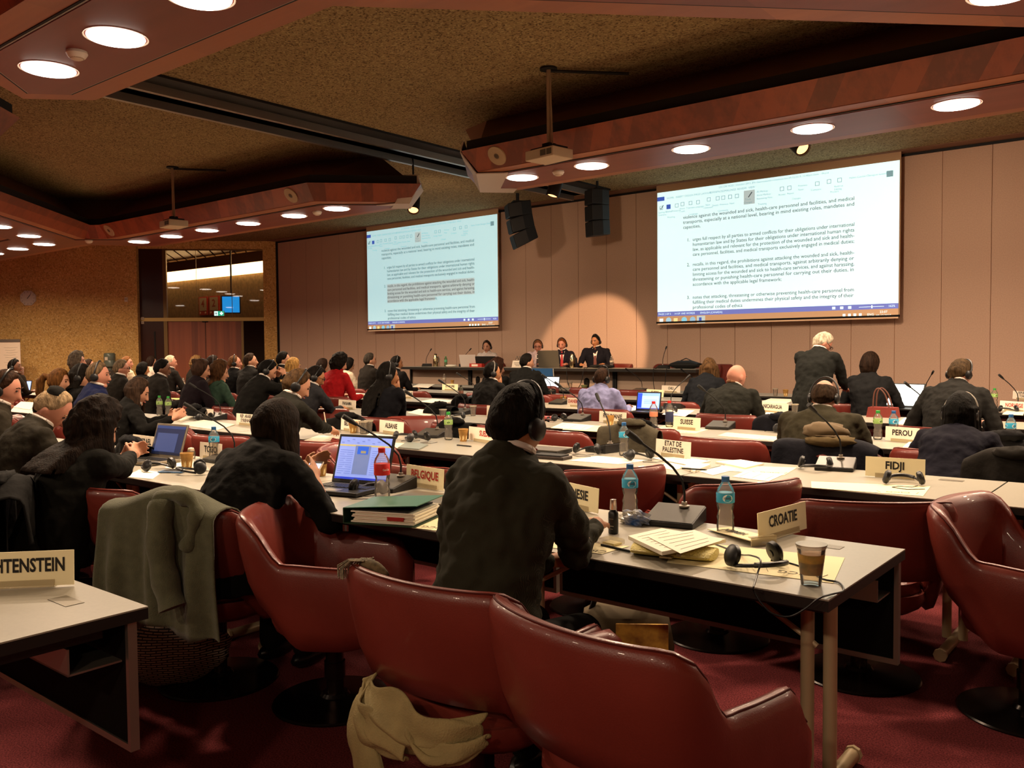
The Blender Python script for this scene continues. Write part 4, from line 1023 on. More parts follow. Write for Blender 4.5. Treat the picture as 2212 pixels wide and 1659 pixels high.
# nearest row
pm = person('man in a dark pinstriped suit seen from behind, headset on, at centre foreground', 1118, 917, 2.06, 93, .14, hy=-4, hp=.32, hair=('short', '120d08'), skin='tan', top='pin', headset=True, arms='table', vox=.007, shoulder=.98, bulk=1.0, seat=False, slump=.14,
       hw=((1192, 1212, .72), (1284, 1138, .80)), pole_=(.12, -.25, -1), armk=1.1, watch=True, wrinkle=.05)
person('woman in a black sweater with straight dark hair looking at a white phone, left foreground', 592, 925, 2.30, 76, .34, hy=8, hp=.62, hair=('long', '1c130c', .19, .088), skin='tan', top='0d0c0a', kind='three_quarter', vox=.007, seat=False, slump=.16, shoulder=1.02, bulk=1.12,
       hw=((655, 1012, .85), (678, 1035, .85)), arms='phone', swing=128, sidelen=.23)
person('woman in a dark jacket with wavy dark hair, hands out before a dark-screened laptop', 205, 925, 1.95, 72, .2, hy=6, hp=.42, hair=('curly', '1a110b', .22, .112), skin='light', top='12110d', vox=.0075, seat=False, slump=.14, shoulder=1.0, bulk=1.08, hw=((262, 990, .86), (298, 985, .86)), arms='phone', swing=115, sidelen=.26)
person('grey-haired man in a black skullcap, head bowed, between the two people at left edge', 112, 885, 2.22, 60, .4, hy=-20, hp=.75, hair=('thin', '8a7458'), skin='pink', top='201c14', extra='kippah', vox=.008, arms='type', shoulder=1.1, seat=False, hs=1.05)
person('man with a black headset cut by the left frame edge, grey-brown suit', 8, 842, 2.2, 55, .25, hy=-12, hp=.3, hair=('short', '2a1a10'), skin='pink', top='241f16', headset=True, vox=.008, seat=False, shoulder=1.1)
# second row
person('woman with a thick light brown ponytail facing right, far left', 128, 826, RY(1), 40, .12, hy=-10, hp=.1, hair=('long', '5a3a1c'), skin='light', top='14110e', extra='ponytail', vox=.009, face=True)
person('dark-haired woman in glasses and black headset, black top, far left', 176, 815, RY(1, .1), 50, .1, hy=-12, hp=.05, hair=('long', '14100c', .16), skin='light', top='0e0d0c', kind='sweater', headset=True, glasses=True, vox=.009, arms='cross', face=True)
person('grey-haired man in a navy blue jacket and headset', 212, 812, RY(1, .35), 58, .1, hy=-18, hp=.08, hair=('short', '5c4a36'), skin='pink', top='141a3a', headset=True, vox=.009, shoulder=1.1, face=True)
person('woman with long straight brown hair and black jacket holding a phone over papers', 296, 848, RY(1, .25), 52, .28, hy=-10, hp=.4, hair=('long', '2e2118', .25, .10), skin='light', top='0f0e0c', vox=.0085, arms='phone', bulk=1.1, hw=((366, 900, .84), (373, 905, .84)), swing=115, sidelen=.24)
person('brown-haired man in dark suit writing with a white pen', 640, 833, RY(1, .2), 58, .3, hy=-8, hp=.5, hair=('short', '3e2c1a'), skin='light', top='1c1b16', headset=True, vox=.008, arms='write', shoulder=1.08, hw=((697, 925, .79), (716, 932, .79)), seat=False)
# third row
person('smiling dark-haired man near the flip chart at far left', 32, 793, RY(2), 60, .05, hy=-25, hp=.0, hair=('short', '16100c'), skin='brown', top='2a221c', headset=True, arms='chin', face=True)
person('man with curly grey hair and headset behind the dark-haired woman at left', 168, 782, RY(2), 55, .02, hy=-12, hp=-.02, hair=('curly', '4c4238'), skin='pink', top='2a2420', headset=True, face=True)
person('grey-haired man with glasses in a dark suit beside the water cooler', 262, 797, RY(2), 62, .1, hy=-14, hp=.1, hair=('short', '5e4e3c'), skin='pink', top='1c1915', glasses=True, vox=.0105, face=True)
person('black-haired man in a dark grey suit leaning on his elbow, left centre', 350, 797, RY(2), 60, .3, hy=-12, hp=.2, hair=('short', '0e0b09'), skin='brown', top='1e1b18', vox=.0105)
person('woman with brown hair in a bun, dark purple top', 434, 800, RY(2, .4), 60, .16, hy=-15, hp=.25, hair=('long', '33231a'), skin='light', top='150d12', kind='sweater', extra='bun', shoulder=.9)
person('woman with long curly brown hair in a green cardigan', 474, 806, RY(2, .15), 62, .14, hy=-12, hp=.15, hair=('curly', '3e2816', .34, .075), skin='light', top='2e4236', kind='cardigan', shoulder=.95)
person('black-haired man in a black suit holding a camera to his face', 577, 801, RY(2), 58, .38, hy=-10, hp=.5, hair=('short', '0c0a08'), skin='light', top='100f0d', headset=True, vox=.0095, arms='camera', shoulder=1.1)
person('man with glasses and slick dark hair in a grey suit behind PANAMA nameplate', 680, 815, RY(2, .2), 62, .25, hy=-15, hp=.45, hair=('short', '15100d'), skin='tan', top='27272a', headset=True, glasses=True, vox=.0095, hw=(None, (738, 882, .79)))
person('woman with long black hair in a clip and headset, black sweater, left centre', 838, 812, RY(2, .25), 72, .14, hy=-20, hp=.08, hair=('long', '100d0a', .46, .095), skin='tan', top='0c0c10', kind='sweater', headset=True, vox=.009, arms='chin', seat=False)
person('balding man with curly dark fringe in a dark olive suit, seen from behind', 1780, 858, RY(2, .2), 90, .22, hy=5, hp=.3, hair=('bald', '2a1e14'), skin='pink', top='2e2a1e', headset=True, vox=.008, shoulder=1.28, bulk=1.15, seat=False)
person('woman with long straight black hair and silver-banded headphones, right', 2075, 895, RY(2, .3), 86, .3, hy=4, hp=.3, hair=('long', '0c0a08', .50, .10), skin='tan', top='12111a', kind='sweater', headset=True, vox=.008, seat=False, band='silver')
# fourth row
person('brown-haired man in dark suit seated left of the water cooler', 192, 790, RY(3), 65, .05, hy=-15, hp=0, hair=('short', '22160e'), skin='pink', top='1a1714')
person('man in a cream shirt right of the water cooler', 274, 785, RY(3), 65, .05, hy=-30, hp=.0, hair=('short', '6a4426'), skin='pink', top='c8b498', kind='shirt', face=True)
person('black-haired person in black before the white-bloused person', 309, 799, RY(3), 70, .08, hy=-5, hp=.1, hair=('bob', '0e0b09'), skin='tan', top='0e0d0c', kind='sweater')
person('white-haired man in a dark suit against the wooden door', 368, 784, RY(3), 70, .05, hy=-20, hp=.05, hair=('short', 'b8a68c'), skin='pink', top='1c1916')
person('dark-haired woman in front of the wooden door, right part', 461, 786, RY(3), 75, .02, hy=-25, hp=-.05, hair=('long', '1c120c', .14), skin='light', top='1a1614', kind='sweater', headset=True, face=True)
person('balding man with headset in a black suit before the door edge', 507, 785, RY(3), 75, .03, hy=-28, hp=-.05, hair=('thin', '5a3c26'), skin='pink', top='0f0f10', headset=True, face=True)
person('short-haired man in a grey suit looking right, beside the pier', 541, 781, RY(3), 75, .05, hy=-32, hp=-.05, hair=('short', '2e2118'), skin='light', top='1e1d1c', face=True)
person('bearded man with glasses in black near the front wall corner', 612, 778, RY(3), 70, .05, hy=-25, hp=.05, hair=('short', '14100d'), skin='light', top='121012', glasses=True, face=True)
person('woman with long blonde hair behind the writing man', 633, 793, RY(3, .5), 75, .05, hy=-5, hp=.1, hair=('long', 'a07a44', .26), skin='light', top='1c1614', kind='sweater', seat=False)
person('woman with short curly black hair in a bright red jacket', 733, 786, RY(3), 68, .14, hy=-10, hp=.3, hair=('curly', '120c08'), skin='light', top='8e1216', kind='suit', arms='table', shoulder=1.05, collar='8e1216')
person('man in a black suit with hand on chin and headset, behind DANEMARK nameplate', 1063, 806, RY(3, .3), 65, .2, hy=-15, hp=.1, hair=('short', '100d0a'), skin='tan', top='100f0e', headset=True, arms='chin', vox=.0095, seat=False, band='silver')
person('man with a shaved head and headset in a pale blue shirt, seen from behind', 1300, 818, RY(3, .3), 90, .2, hy=-6, hp=.2, hair=('buzz', '2c1c12'), skin='brown', top='7c7ea4', kind='shirt', headset=True, vox=.009, shoulder=1.12, bulk=1.08, collar='8c8eb0', seat=False, legs='14120f')
person('bald man in a dark grey suit leaning forward behind the SUISSE nameplate', 1590, 815, RY(3, .2), 88, .42, hy=-15, hp=.35, hair=('none', '8a6248'), skin='pink', top='1c1c17', vox=.009, shoulder=1.2, bulk=1.1, seat=False, hs=1.05)
person('man in a dark suit and headset bending over his desk at far right', 2073, 808, RY(3, .3), 86, .42, hy=-18, hp=.55, hair=('short', '3a2c1c'), skin='pink', top='191816', headset=True, vox=.0095, shoulder=1.12, bulk=1.05)
# fifth row
person('person in a white patterned blouse, dark short hair, before the door panel', 328, 783, RY(4), 80, .02, hy=-25, hp=0, hair=('bob', '20140e'), skin='light', top='c4b4a4', kind='blouse')
person('fair-haired person before the door, mostly hidden by the bun woman', 424, 785, RY(4), 80, .05, hy=-10, hp=.1, hair=('curly', '5e4428'), skin='light', top='16130f', kind='sweater')
person('dark-haired woman seen from behind left of the red-jacketed woman', 697, 791, RY(4), 85, .03, hy=-12, hp=.1, hair=('long', '1c110b', .2), skin='light', top='141010', kind='sweater')
person('dark-haired woman in white right of the red-jacketed woman', 752, 790, RY(4), 80, .1, hy=-15, hp=.3, hair=('bob', '120d0a'), skin='light', top='c0b09a', kind='blouse')
person('man with greying hair in a black suit against the beige wall', 799, 779, RY(4), 82, .02, hy=-18, hp=0, hair=('short', '2c2620'), skin='light', top='1a1612')
person('dark-haired person in black just right of the long-haired woman', 856, 786, RY(4), 72, .1, hy=-25, hp=.1, hair=('short', '100d0a'), skin='tan', top='121010', headset=True)
person('woman with curly brown hair in black, before the head table', 1074, 796, RY(4), 72, .08, hy=-20, hp=.1, hair=('curly', '2a1810', .24), skin='light', top='0f0e0d', kind='sweater')
person('man in a black suit before the blue folder and small bright laptop', 1138, 783, RY(4), 74, .05, hy=-22, hp=.1, hair=('short', '14100d'), skin='light', top='121211', vox=.009, shoulder=1.15, seat=False)
person('woman with long light brown hair in a dark jacket leaning right of the head table', 1532, 797, RY(4), 92, .35, hy=22, hp=.4, hair=('long', '4a3520', .30, .11), skin='light', top='121418', vox=.009)
person('short-haired woman in a dark jacket before a bright laptop, right', 1879, 788, RY(4), 78, .1, hy=-14, hp=.15, hair=('bob', '20150e'), skin='light', top='161617', vox=.009, hands=((-.16, .36, .79), (.28, .42, .80)))
# standing man
person('standing white-haired man with glasses in a dark suit, bent forward', 1776, 742, 8.95, 81, .14, hy=-32, hp=.75, hair=('short', 'a49a86'), skin='pink', top='191a18', glasses=True, vox=.0085, stand=True, hands=((-.12, .46, .98), (.1, .50, .98)), hz=.87, legs='161614', shoulder=1.1, bulk=1.05, slump=.14)
# the podium
Dz = .325
person('young woman in a white blouse and dark vest with headset at the head table', 1052, 750, 13.25, -62, .05, hy=-8, hp=.15, hair=('thin', '2a1c12'), skin='light', top='c8bcb4', kind='blouse', headset=True, face=True, vox=.009, z0=Dz, extra='topknot', shoulder=.88, arms='type', seat=True)
person('grey-bearded man with glasses in a pale pink shirt and dark tie at the head table', 1162, 748, 13.25, -60, .1, hy=0, hp=.3, hair=('short', '6e4a30'), skin='pink', top='ccb4b4', kind='shirt', headset=True, glasses=True, face=True, vox=.009, z0=Dz, tie='2a2020', arms='type', extra='beard')
person('fair-haired man in a dark suit and red tie with headset at the head table', 1214, 745, 13.25, -58, .1, hy=-12, hp=.2, hair=('short', '5c3418'), skin='pink', top='1c1a22', headset=True, face=True, vox=.009, z0=Dz, tie='a01c20', arms='type')
person('dark-haired man in a black suit with brown tie at the right of the head table', 1287, 738, 13.25, -66, .02, hy=-22, hp=.12, hair=('short', '14100d'), skin='tan', top='15141a', headset=True, face=True, vox=.009, z0=Dz, tie='5a2a20', shoulder=1.15, hands=((-.2, .42, .80), (.22, .42, .80)))
# chairs under those who still need one
def near_chair(x, y, d=.5):
    return any(o.name.startswith('swivel_armchair') and (o.location.x-x)**2+(o.location.y-y)**2 < d*d for o in COL.objects if o.parent is None)
for x, y, h, z, lb in OCC:
    if not near_chair(x, y, .5):
        a = radians(h); w = ' '.join(lb.split(',')[0].split()[:10])
        chair(x-.0*cos(a), y-.0*sin(a), h, 'red chair occupied by the '+w, 'red leather conference chairs' if z == 0 else 'red chairs on the dais', z)
# ================================================================ things on the tables
M_CARD = mat('cream_card', 'f4e8bc', .7); M_CARDW = mat('white_card', 'f4e6d2', .7)
M_TXT = mat('black_print', '16120e', .7); M_TXTR = mat('red_print', 'b02a1c', .7)
M_ACR = mat('acrylic_holder', 'c8b890', .15, alpha=.55)
M_PAPER = mat('paper', 'ece4d0', .8); M_PAPC = mat('cream_paper', 'ece0b4', .8); M_PRT = mat('grey_print', '8a8478', .8)
TT = TZ+.001
def sign(txt, a, b, lab, col=None, z=TT, h=.105, card=None, tw=.9, ts=None, maxw=None):
    A = atz(*a, z); B = atz(*b, z); w = (B-A).length
    m_ = atable((a[0]+b[0])/2, (a[1]+b[1])/2, z); k = m_.y/((A.y+B.y)/2); A.xy = A.xy*k; B.xy = B.xy*k; w = (B-A).length
    c = (A+B)/2; rz = atan2((B-A).y, (B-A).x)
    r = thing('nameplate', lab, 'nameplate', (c.x, c.y, z), rz, 'country nameplates')
    MB().box(-w/2, w/2, 0, .003, .004, h, T(rx=-.06)).build('card', card or M_CARD, r, False)
    lines = txt.split('\n'); n = len(lines); sz = ts or (.042 if n == 1 else .033)
    mb = MB()
    for i, s in enumerate(lines):
        full = len(s)*sz*.60
        v, f = text_geo(s, sz*1.3, -.86, .028 if n == 1 else .02); zc = h*.60+((n-1)/2-i)*sz*1.18; vw = max(q[0] for q in v)-min(q[0] for q in v)
        if vw > w*tw: v = [(q[0]*w*tw/vw, q[1], q[2]) for q in v]
        mb.add([(q[0], -.0012, q[2]+zc) for q in v], f, T(rx=-.06))
    mb.build('lettering', col or M_TXT, r, False)
    MB().box(-w*.33, w*.33, -.003, -.0015, .0, .022, T(rx=-.1)).box(-w*.33, w*.33, -.004, .045, 0, .0025).build('holder', M_ACR, r, False)
    return r
sign('LIECHTENSTEIN', (-92, 1276), (160, 1265), 'cream table nameplate reading LIECHTENSTEIN at lower left', tw=.84)
sign('CROATIE', (1640, 1174), (1743, 1143), 'cream table nameplate reading CROATIE, turned to the aisle')
sign('FIDJI', (1869, 1029), (1998, 1038), 'cream table nameplate reading FIDJI')
sign('ETAT DE\nPALESTINE', (1416, 983), (1491, 993), 'cream table nameplate reading ETAT DE PALESTINE in two lines', card=M_CARDW)
sign('SUEDE', (1012, 951), (1082, 962), 'table nameplate with red letters SUEDE by a paper cup', M_TXTR, card=M_CARDW)
sign('ALBANIE', (819, 934), (871, 941), 'white table nameplate reading ALBANIE', card=M_CARDW)
sign('BELGIQUE', (736, 929), (777, 935), 'table nameplate with black letters BELGIQUE', card=M_CARDW)
sign('PANAMA', (731, 882), (768, 885), 'white table nameplate reading PANAMA', card=M_CARDW)
sign('REP. ARABE\nSYRIENNE', (510, 917), (551, 921), 'white table nameplate reading REP ARABE SYRIENNE in two lines', card=M_CARDW)
sign('GUATEMALA', (408, 902), (460, 907), 'white table nameplate reading GUATEMALA', card=M_CARDW)
sign('TOGO', (431, 988), (478, 994), 'white table nameplate reading TOGO behind a blue-capped bottle', card=M_CARDW)
sign('ISRAEL', (286, 963), (345, 971), 'nameplate starting IS, mostly behind the dark-screened laptop', card=M_CARDW)
sign('BELGIQUE', (877, 1046), (957, 1060), 'table nameplate with red letters BELGIQUE and a tiny red cross', M_TXTR)
sign('INDONESIE', (1178, 1076), (1291, 1104), 'nameplate ending NESIE, partly behind the suited man arm')
sign('ROUMANIE', (1294, 912), (1352, 917), 'white table nameplate reading ROUMANIE behind a paper cup', card=M_CARDW)
sign('GEORGIE', (1051, 898), (1096, 903), 'nameplate starting GEO, left of the suited man head', card=M_CARDW)
sign('SUISSE', (1454, 926), (1512, 931), 'white table nameplate reading SUISSE', card=M_CARDW)
sign('PEROU', (1912, 952), (1985, 958), 'white table nameplate reading PEROU behind the bottles at right', card=M_CARDW)
sign('COLOMBIE', (1974, 916), (2033, 921), 'nameplate starting COLOM, cut by the black-haired woman', card=M_CARDW)
sign('NICARAGUA', (1636, 889), (1702, 895), 'nameplate ending ARAGUA beside a clear cup', card=M_CARDW)
sign('NORVEGE', (2159, 887), (2222, 892), 'table nameplate with red letters NORVEGE at right edge', M_TXTR, card=M_CARDW)
sign('REPUBLIQUE\nTCHEQUE', (2187, 859), (2238, 863), 'two-line nameplate REPUBLIQUE TCHEQUE cut by right edge', card=M_CARDW)
sign('DANEMARK', (1033, 864), (1071, 866), 'table nameplate with black letters DANEMARK')
sign('DANEMARK', (1225, 878), (1264, 880), 'table nameplate with red letters DANEMARK beside the pale blue shirt', M_TXTR, card=M_CARDW)
sign('ALGERIE', (1109, 849), (1158, 851), 'white table nameplate reading ALGERIE', card=M_CARDW)
sign('ETHIOPIE', (955, 842), (989, 843), 'white table nameplate reading ETHIOPIE')
sign('CHILI', (1429, 847), (1469, 849), 'white table nameplate reading CHILI', card=M_CARDW)
sign('SUEDE', (1396, 857), (1433, 859), 'small nameplate SUEDE behind the blue-screened laptop')
sign('PAYS-BAS', (873, 860), (891, 861), 'small nameplate PAYS-BAS beside the long-haired woman', card=M_CARDW)
HT = HZ+.001
r = sign('', (1109, 791), (1130, 792), 'folded white card with small print on the head table', z=HT, h=.13, card=M_CARDW) if False else None
A = aty(1109, 790, HY+.12); B = aty(1129, 791, HY+.12)
r = thing('tent_card', 'folded white name card with small print on the head table', 'name card', ((A.x+B.x)/2, HY+.1, HT))
MB().add([(-.14, 0, 0), (.14, 0, 0), (.14, .04, .13), (-.14, .04, .13), (-.14, .08, 0), (.14, .08, 0)], [(0, 1, 2, 3), (3, 2, 5, 4)]).build('card', M_CARDW, r, False)
MB().box(-.1, .1, 0, .001, .085, .095, T(0, -.003, 0, rx=-.3)).box(-.08, .08, 0, .001, .055, .065, T(0, -.003, 0, rx=-.3)).box(-.05, .05, 0, .001, .03, .04, T(0, -.003, 0, rx=-.3)).build('print', M_PRT, r, False)

# ---------------------------------------------------------------- microphones
M_CONS = mat('console_grey', '3a362f', .35); M_CONB = mat('console_black', '131110', .5)
def mk_mic(r):
    hw, y0, y1 = .1, -.09, .09
    MB().add([(-hw, y0, 0), (hw, y0, 0), (hw, y1, 0), (-hw, y1, 0), (-hw, y0, .02), (hw, y0, .02), (hw, y1, .058), (-hw, y1, .058)], [(3, 2, 1, 0), (0, 1, 5, 4), (1, 2, 6, 5), (2, 3, 7, 6), (3, 0, 4, 7), (4, 5, 6, 7)]).build('console', M_CONB, r, False, bevel=.004)
    MB().add([(-hw+.004, y0+.003, .0225), (hw-.004, y0+.003, .0225), (hw-.004, y1-.003, .0605), (-hw+.004, y1-.003, .0605)], [(0, 1, 2, 3)]).add([(-.02, y0+.01, .0245), (.02, y0+.01, .0245), (.02, y0+.03, .0285), (-.02, y0+.03, .0285)], [(0, 1, 2, 3)]).build('top_plate', M_CONS, r, False)
    MB().lathe([(.02, 0), (.021, .006), (.012, .008), (.011, .02), (.001, .021)], 18, T(.02, .06, .055)).build('socket_ring', M_ALU, r)
    pts = [(.02, .06, .06), (.02, .062, .11), (.015, .05, .16), (-.01, .01, .215), (-.045, -.06, .27), (-.085, -.13, .32), (-.1, -.16, .34)]
    g = MB().tube(pts, .0048, 8).build('gooseneck', M_BLACK, r)
    MB().tube([(-.085, -.133, .321), (-.1, -.16, .342), (-.118, -.192, .366)], 0, 10, None, [.008, .0125, .012]).build('microphone_head', M_BLACK, g)
MICS = [(1457, 1130, 10, 'before the two tall water bottles, nearest row'), (842, 1056, 5, 'behind the red-capped cola bottle'), (1805, 1012, 12, 'left of the FIDJI nameplate'), (1308, 975, -100, 'left of the bottle in the second row, neck drooping right'),
        (932, 942, 15, 'right of the ALBANIE nameplate'), (484, 985, 0, 'behind the black sweater woman, near TOGO'), (1556, 924, 5, 'right of the SUISSE nameplate'), (1247, 907, 0, 'left of the ROUMANIE nameplate'), (993, 891, 0, 'left of the GEORGIE nameplate'), (462, 903, 0, 'behind the GUATEMALA nameplate'),
        (1208, 873, 0, 'left of the red DANEMARK nameplate'), (1022, 862, 0, 'left of the black DANEMARK nameplate'), (1457, 879, 190, 'behind the red-capped bottles left of SUISSE'), (2120, 905, 0, 'right of the black-haired woman'), (1182, 851, 0, 'right of the ALGERIE nameplate'),
        (1380, 848, 0, 'left of the small SUEDE nameplate'), (2192, 884, 0, 'before the NORVEGE nameplate'), (2004, 866, 60, 'right of the bright white laptop'), (1998, 925, 0, 'before the COLOMBIE nameplate'), (862, 833, 0, 'on the far table left of ETHIOPIE'), (1500, 853, 0, 'behind the CHILI nameplate'), (1836, 872, 0, 'between the standing man and short-haired woman'), (705, 863, 20, 'beside the man in grey suit near PANAMA')]
for px, py, dg, lb in MICS:
    p = atable(px, py, TT); stamp('mic', mk_mic, 'conference_microphone', 'gooseneck desk microphone '+lb, 'microphone', p, radians(dg), 'gooseneck desk microphones')
for px, dg, lb in ((922, 230, 'at the left end of the head table'), (1003, 215, 'beside the white laptop on the head table'), (1432, 225, 'at the right of the head table by the black bag')):
    p = aty(px, 785, HY+.3); stamp('mic', mk_mic, 'conference_microphone', 'gooseneck desk microphone '+lb, 'microphone', (p.x, p.y, HT), radians(dg), 'gooseneck desk microphones')

# ---------------------------------------------------------------- headsets lying on tables
def mk_headset(r, cable=True):
    N_ = 20
    band = [(.078*cos(a), .02+.10*sin(a), .012+.02*sin(a)) for a in [pi*i/N_ for i in range(N_+1)]]
    MB().tube(band, .006, 8).tube([Vector(band[i])+Vector((0, 0, .001)) for i in range(5, 16)], .0085, 8).build('headband', M_HSET, r)
    for s_ in (-1, 1):
        M_ = T(s_*.062, -.0, .034, ry=s_*1.25)
        e = MB().lathe([(.001, 0), (.026, 0), (.034, .006), (.034, .02), (.024, .028), (.001, .028)], 20, M_).build('ear_cushion', M_HSET, r)
        MB().lathe([(.012, -.002), (.012, -.004), (.001, -.005)], 12, M_).build('cap', M_CONS, e)
    if cable: MB().tube([(.06, -.03, .004), (.03, -.07, .003), (-.03, -.06, .003), (-.06, -.1, .003), (0, -.15, .003), (.08, -.12, .003)], .0018, 5).build('cable', M_HSET, r)
HS = [(1762, 1013, 200, 'left of the FIDJI microphone'), (1952, 1048, 20, 'before the FIDJI nameplate'), (1268, 981, 10, 'before the drooping microphone'), (1383, 994, 70, 'right of the bottle in the second row'), (1478, 923, 80, 'before the SUISSE nameplate'), (1692, 926, 250, 'right of the SUISSE microphone'),
      (876, 950, 60, 'left of the ALBANIE microphone'), (905, 955, 80, 'in front of the ALBANIE microphone'), (345, 1017, 90, 'before the dark-screened laptop'), (432, 1022, 150, 'right of the brown paper cup by the black sweater'), (2178, 893, 30, 'before NORVEGE'), (985, 905, 20, 'left of GEORGIE'), (1444, 895, 40, 'among cables by the red-capped bottles'),
      (795, 1068, 20, 'between laptop and green binder'), (443, 908, 100, 'before GUATEMALA'), (1500, 853, 60, 'before CHILI'), (1208, 910, 90, 'beside the microphone left of ROUMANIE')]
for px, py, dg, lb in HS:
    p = atable(px, py, TT); stamp('hs', mk_headset, 'headset', 'black headset lying on the table '+lb, 'headset', p, radians(dg), 'headsets lying on tables')
p = atz(1628, 1222, TT)
t = thing('headset', 'large black headset before the CROATIE nameplate, cable looping off the table', 'headset', p, radians(236), 'headsets lying on tables'); mk_headset(t, False)
W2 = lambda px, py, z=TT+.003: Vector(atz(px, py, z))
IR = t.rotation_euler.to_matrix().transposed()
cab = [W2(1530, 1170), W2(1570, 1185), W2(1600, 1198), W2(1622, 1200, .79), W2(1643, 1210, .80), W2(1636, 1240, .77), W2(1628, 1268, .752)]
cab2 = [Vector(aty(px, py, 2.29)) for px, py in ((1628, 1275), (1642, 1300), (1668, 1325), (1705, 1332), (1740, 1315), (1768, 1293))]
cab3 = [W2(1795, 1284, .745), W2(1822, 1276), W2(1812, 1258), W2(1775, 1250), W2(1740, 1228), W2(1700, 1215), W2(1665, 1210)]
def smoothpts(P_, n=4):
    out = []
    for i in range(len(P_)-1):
        a, b, c, d = P_[max(0, i-1)], P_[i], P_[i+1], P_[min(len(P_)-1, i+2)]
        for k in range(n):
            u = k/n; out.append(.5*((2*b)+(c-a)*u+(2*a-5*b+4*c-d)*u*u+(3*b-a-3*c+d)*u**3))
    return out+[P_[-1]]
MB().tube([IR @ (v-t.location) for v in smoothpts(cab+cab2+cab3)], .0028, 6).build('cable', M_HSET, t)

# ---------------------------------------------------------------- bottles and cups
M_PET = glass('clear_plastic', 'f6f2ec', 1.3, .13)
M_WATER = glass('water_in_bottle', 'd8d4c8', 1.33)
def mk_bottle(capc, labc, label_h=(.115, .15), logo=None, tint=None, H=.21, liquid=None, label2=None):
    def f(r):
        s = H/.21
        pr = [(.001, 0), (.024, 0), (.031, .006), (.032, .03), (.029, .05), (.032, .06), (.026, .082), (.031, .1), (.032, .112), (.032, .152), (.028, .166), (.018, .182), (.013, .19), (.0125, .196)]
        MB().lathe([(a*s, b*s) for a, b in pr], 22).build('bottle_body', tint or M_PET, r, sharp=0)
        MB().lathe([(.014*s, .19*s), (.0145*s, .191*s), (.0145*s, .209*s), (.013*s, .21*s), (.001, .21*s)], 18).build('cap', mat('cap_'+capc, capc, .45), r)
        a, b = label_h
        lb = MB().lathe([(.0327*s, a*s), (.0329*s, (a+.001)*s), (.0329*s, b*s), (.0326*s, (b+.0005)*s)], 24).build('label', mat('label_'+labc, labc, .5), r)
        if logo:
            txt, c1, c2, ang = logo
            for an in ang:
                M_ = Matrix.Rotation(an, 4, 'Z')
                def wrap(v, rr=.0333): return (rr*s*sin(v[0]/(.033*s)), -rr*s*cos(v[0]/(.033*s)), v[2])
                vs = [wrap((.018*s*cos(q), 0, (a+b)/2*s+.014*s*sin(q))) for q in [2*pi*i/24 for i in range(24)]]
                if c1: MB().add(vs, [tuple(range(24))], M_).build('logo', mat('logo_'+c1, c1, .5), lb, False)
                v, fc = text_geo(txt, .0125*s, .028*s, .02)
                MB().add([wrap((q[0], 0, q[2]+(a+b)/2*s), .0338) for q in v], fc, M_).build('logo_text', mat('logo_'+c2, c2, .5), lb, False)
        if liquid: MB().lathe([(.001, .003), (.028*s, .003), (.030*s, .03*s), (.027*s, .05*s), (.029*s, liquid*.9), (.029*s, liquid), (.001, liquid)], 18).build('drink', mat('drink_dark', '2a0f08', .1, trans=.3), r)
    return f
BT = {'blue': mk_bottle('1f5f9e', '2e9cc4', logo=('HENNIEZ', 'd8e4e8', '3a3a50', (-.5, 1.5))), 'green': mk_bottle('2f9a3c', '86a858', logo=('HENNIEZ', 'c4d49c', '3a5a30', (-.4, 1.6))),
      'cola': mk_bottle('c81c1c', 'c41a14', (.10, .145), ('Coca-Cola', None, 'f0e4dc', (.1, 2.2)), H=.235), 'redclear': mk_bottle('c81c1c', 'c8785c', (.09, .125), H=.225), 'redblue': mk_bottle('c81c1c', '20284c', (.04, .12), H=.225), 'small': mk_bottle('8a8478', 'a89c88', (.1, .13)), 'smallgreen': mk_bottle('3a9a50', '5aa878', (.09, .14), tint=glass('green_plastic', 'b8e0bc', 1.35, .1)), 'oil': mk_bottle('1c1816', '5a3424', (.08, .14), tint=glass('olive_plastic', 'b0b880', 1.35, .1))}
BOT = [('blue', 1361, 1113, 'blue-capped water bottle left of the nearest desk microphone'), ('blue', 1567, 1152, 'blue-capped water bottle left of the CROATIE nameplate'), ('blue', 1348, 984, 'blue-capped water bottle in the second row left of ETAT DE PALESTINE'), ('blue', 1930, 950, 'blue-capped water bottle before the PEROU nameplate'),
       ('blue', 2183, 962, 'blue-capped water bottle at the right frame edge'), ('blue', 463, 988, 'blue-capped water bottle before the TOGO nameplate'), ('green', 969, 950, 'green-capped water bottle left of the red SUEDE nameplate'), ('green', 1896, 949, 'green-capped water bottle left of the PEROU nameplate'), ('green', 345, 897, 'left of two green-labelled bottles near GUATEMALA'), ('green', 364, 899, 'right of two green-labelled bottles near GUATEMALA'),
       ('green', 2148, 876, 'pale green-capped bottle above the NORVEGE nameplate'), ('cola', 826, 1078, 'red-labelled cola bottle right of the laptop'), ('redclear', 1412, 924, 'red-capped bottle with orange label left of SUISSE'), ('redblue', 1446, 922, 'red-capped bottle with dark blue label touching SUISSE'), ('redclear', 1121, 861, 'clear bottle beside the ALGERIE nameplate'),
       ('oil', 996, 867, 'olive bottle with dark cap left of DANEMARK'), ('small', 960, 831, 'small clear bottle above the ETHIOPIE nameplate'), ('small', 877, 827, 'small clear bottle on the far table before the long-haired woman'), ('small', 1164, 854, 'clear bottle right of the ALGERIE nameplate'), ('small', 373, 838, 'leftmost of three clear bottles far back by the wooden door'), ('small', 383, 842, 'middle of three clear bottles far back by the wooden door'), ('small', 396, 842, 'rightmost of three clear bottles far back by the wooden door'), ('small', 234, 835, 'clear bottle beside the navy-jacketed man'), ('small', 694, 836, 'clear bottle left of the red-jacketed woman')]
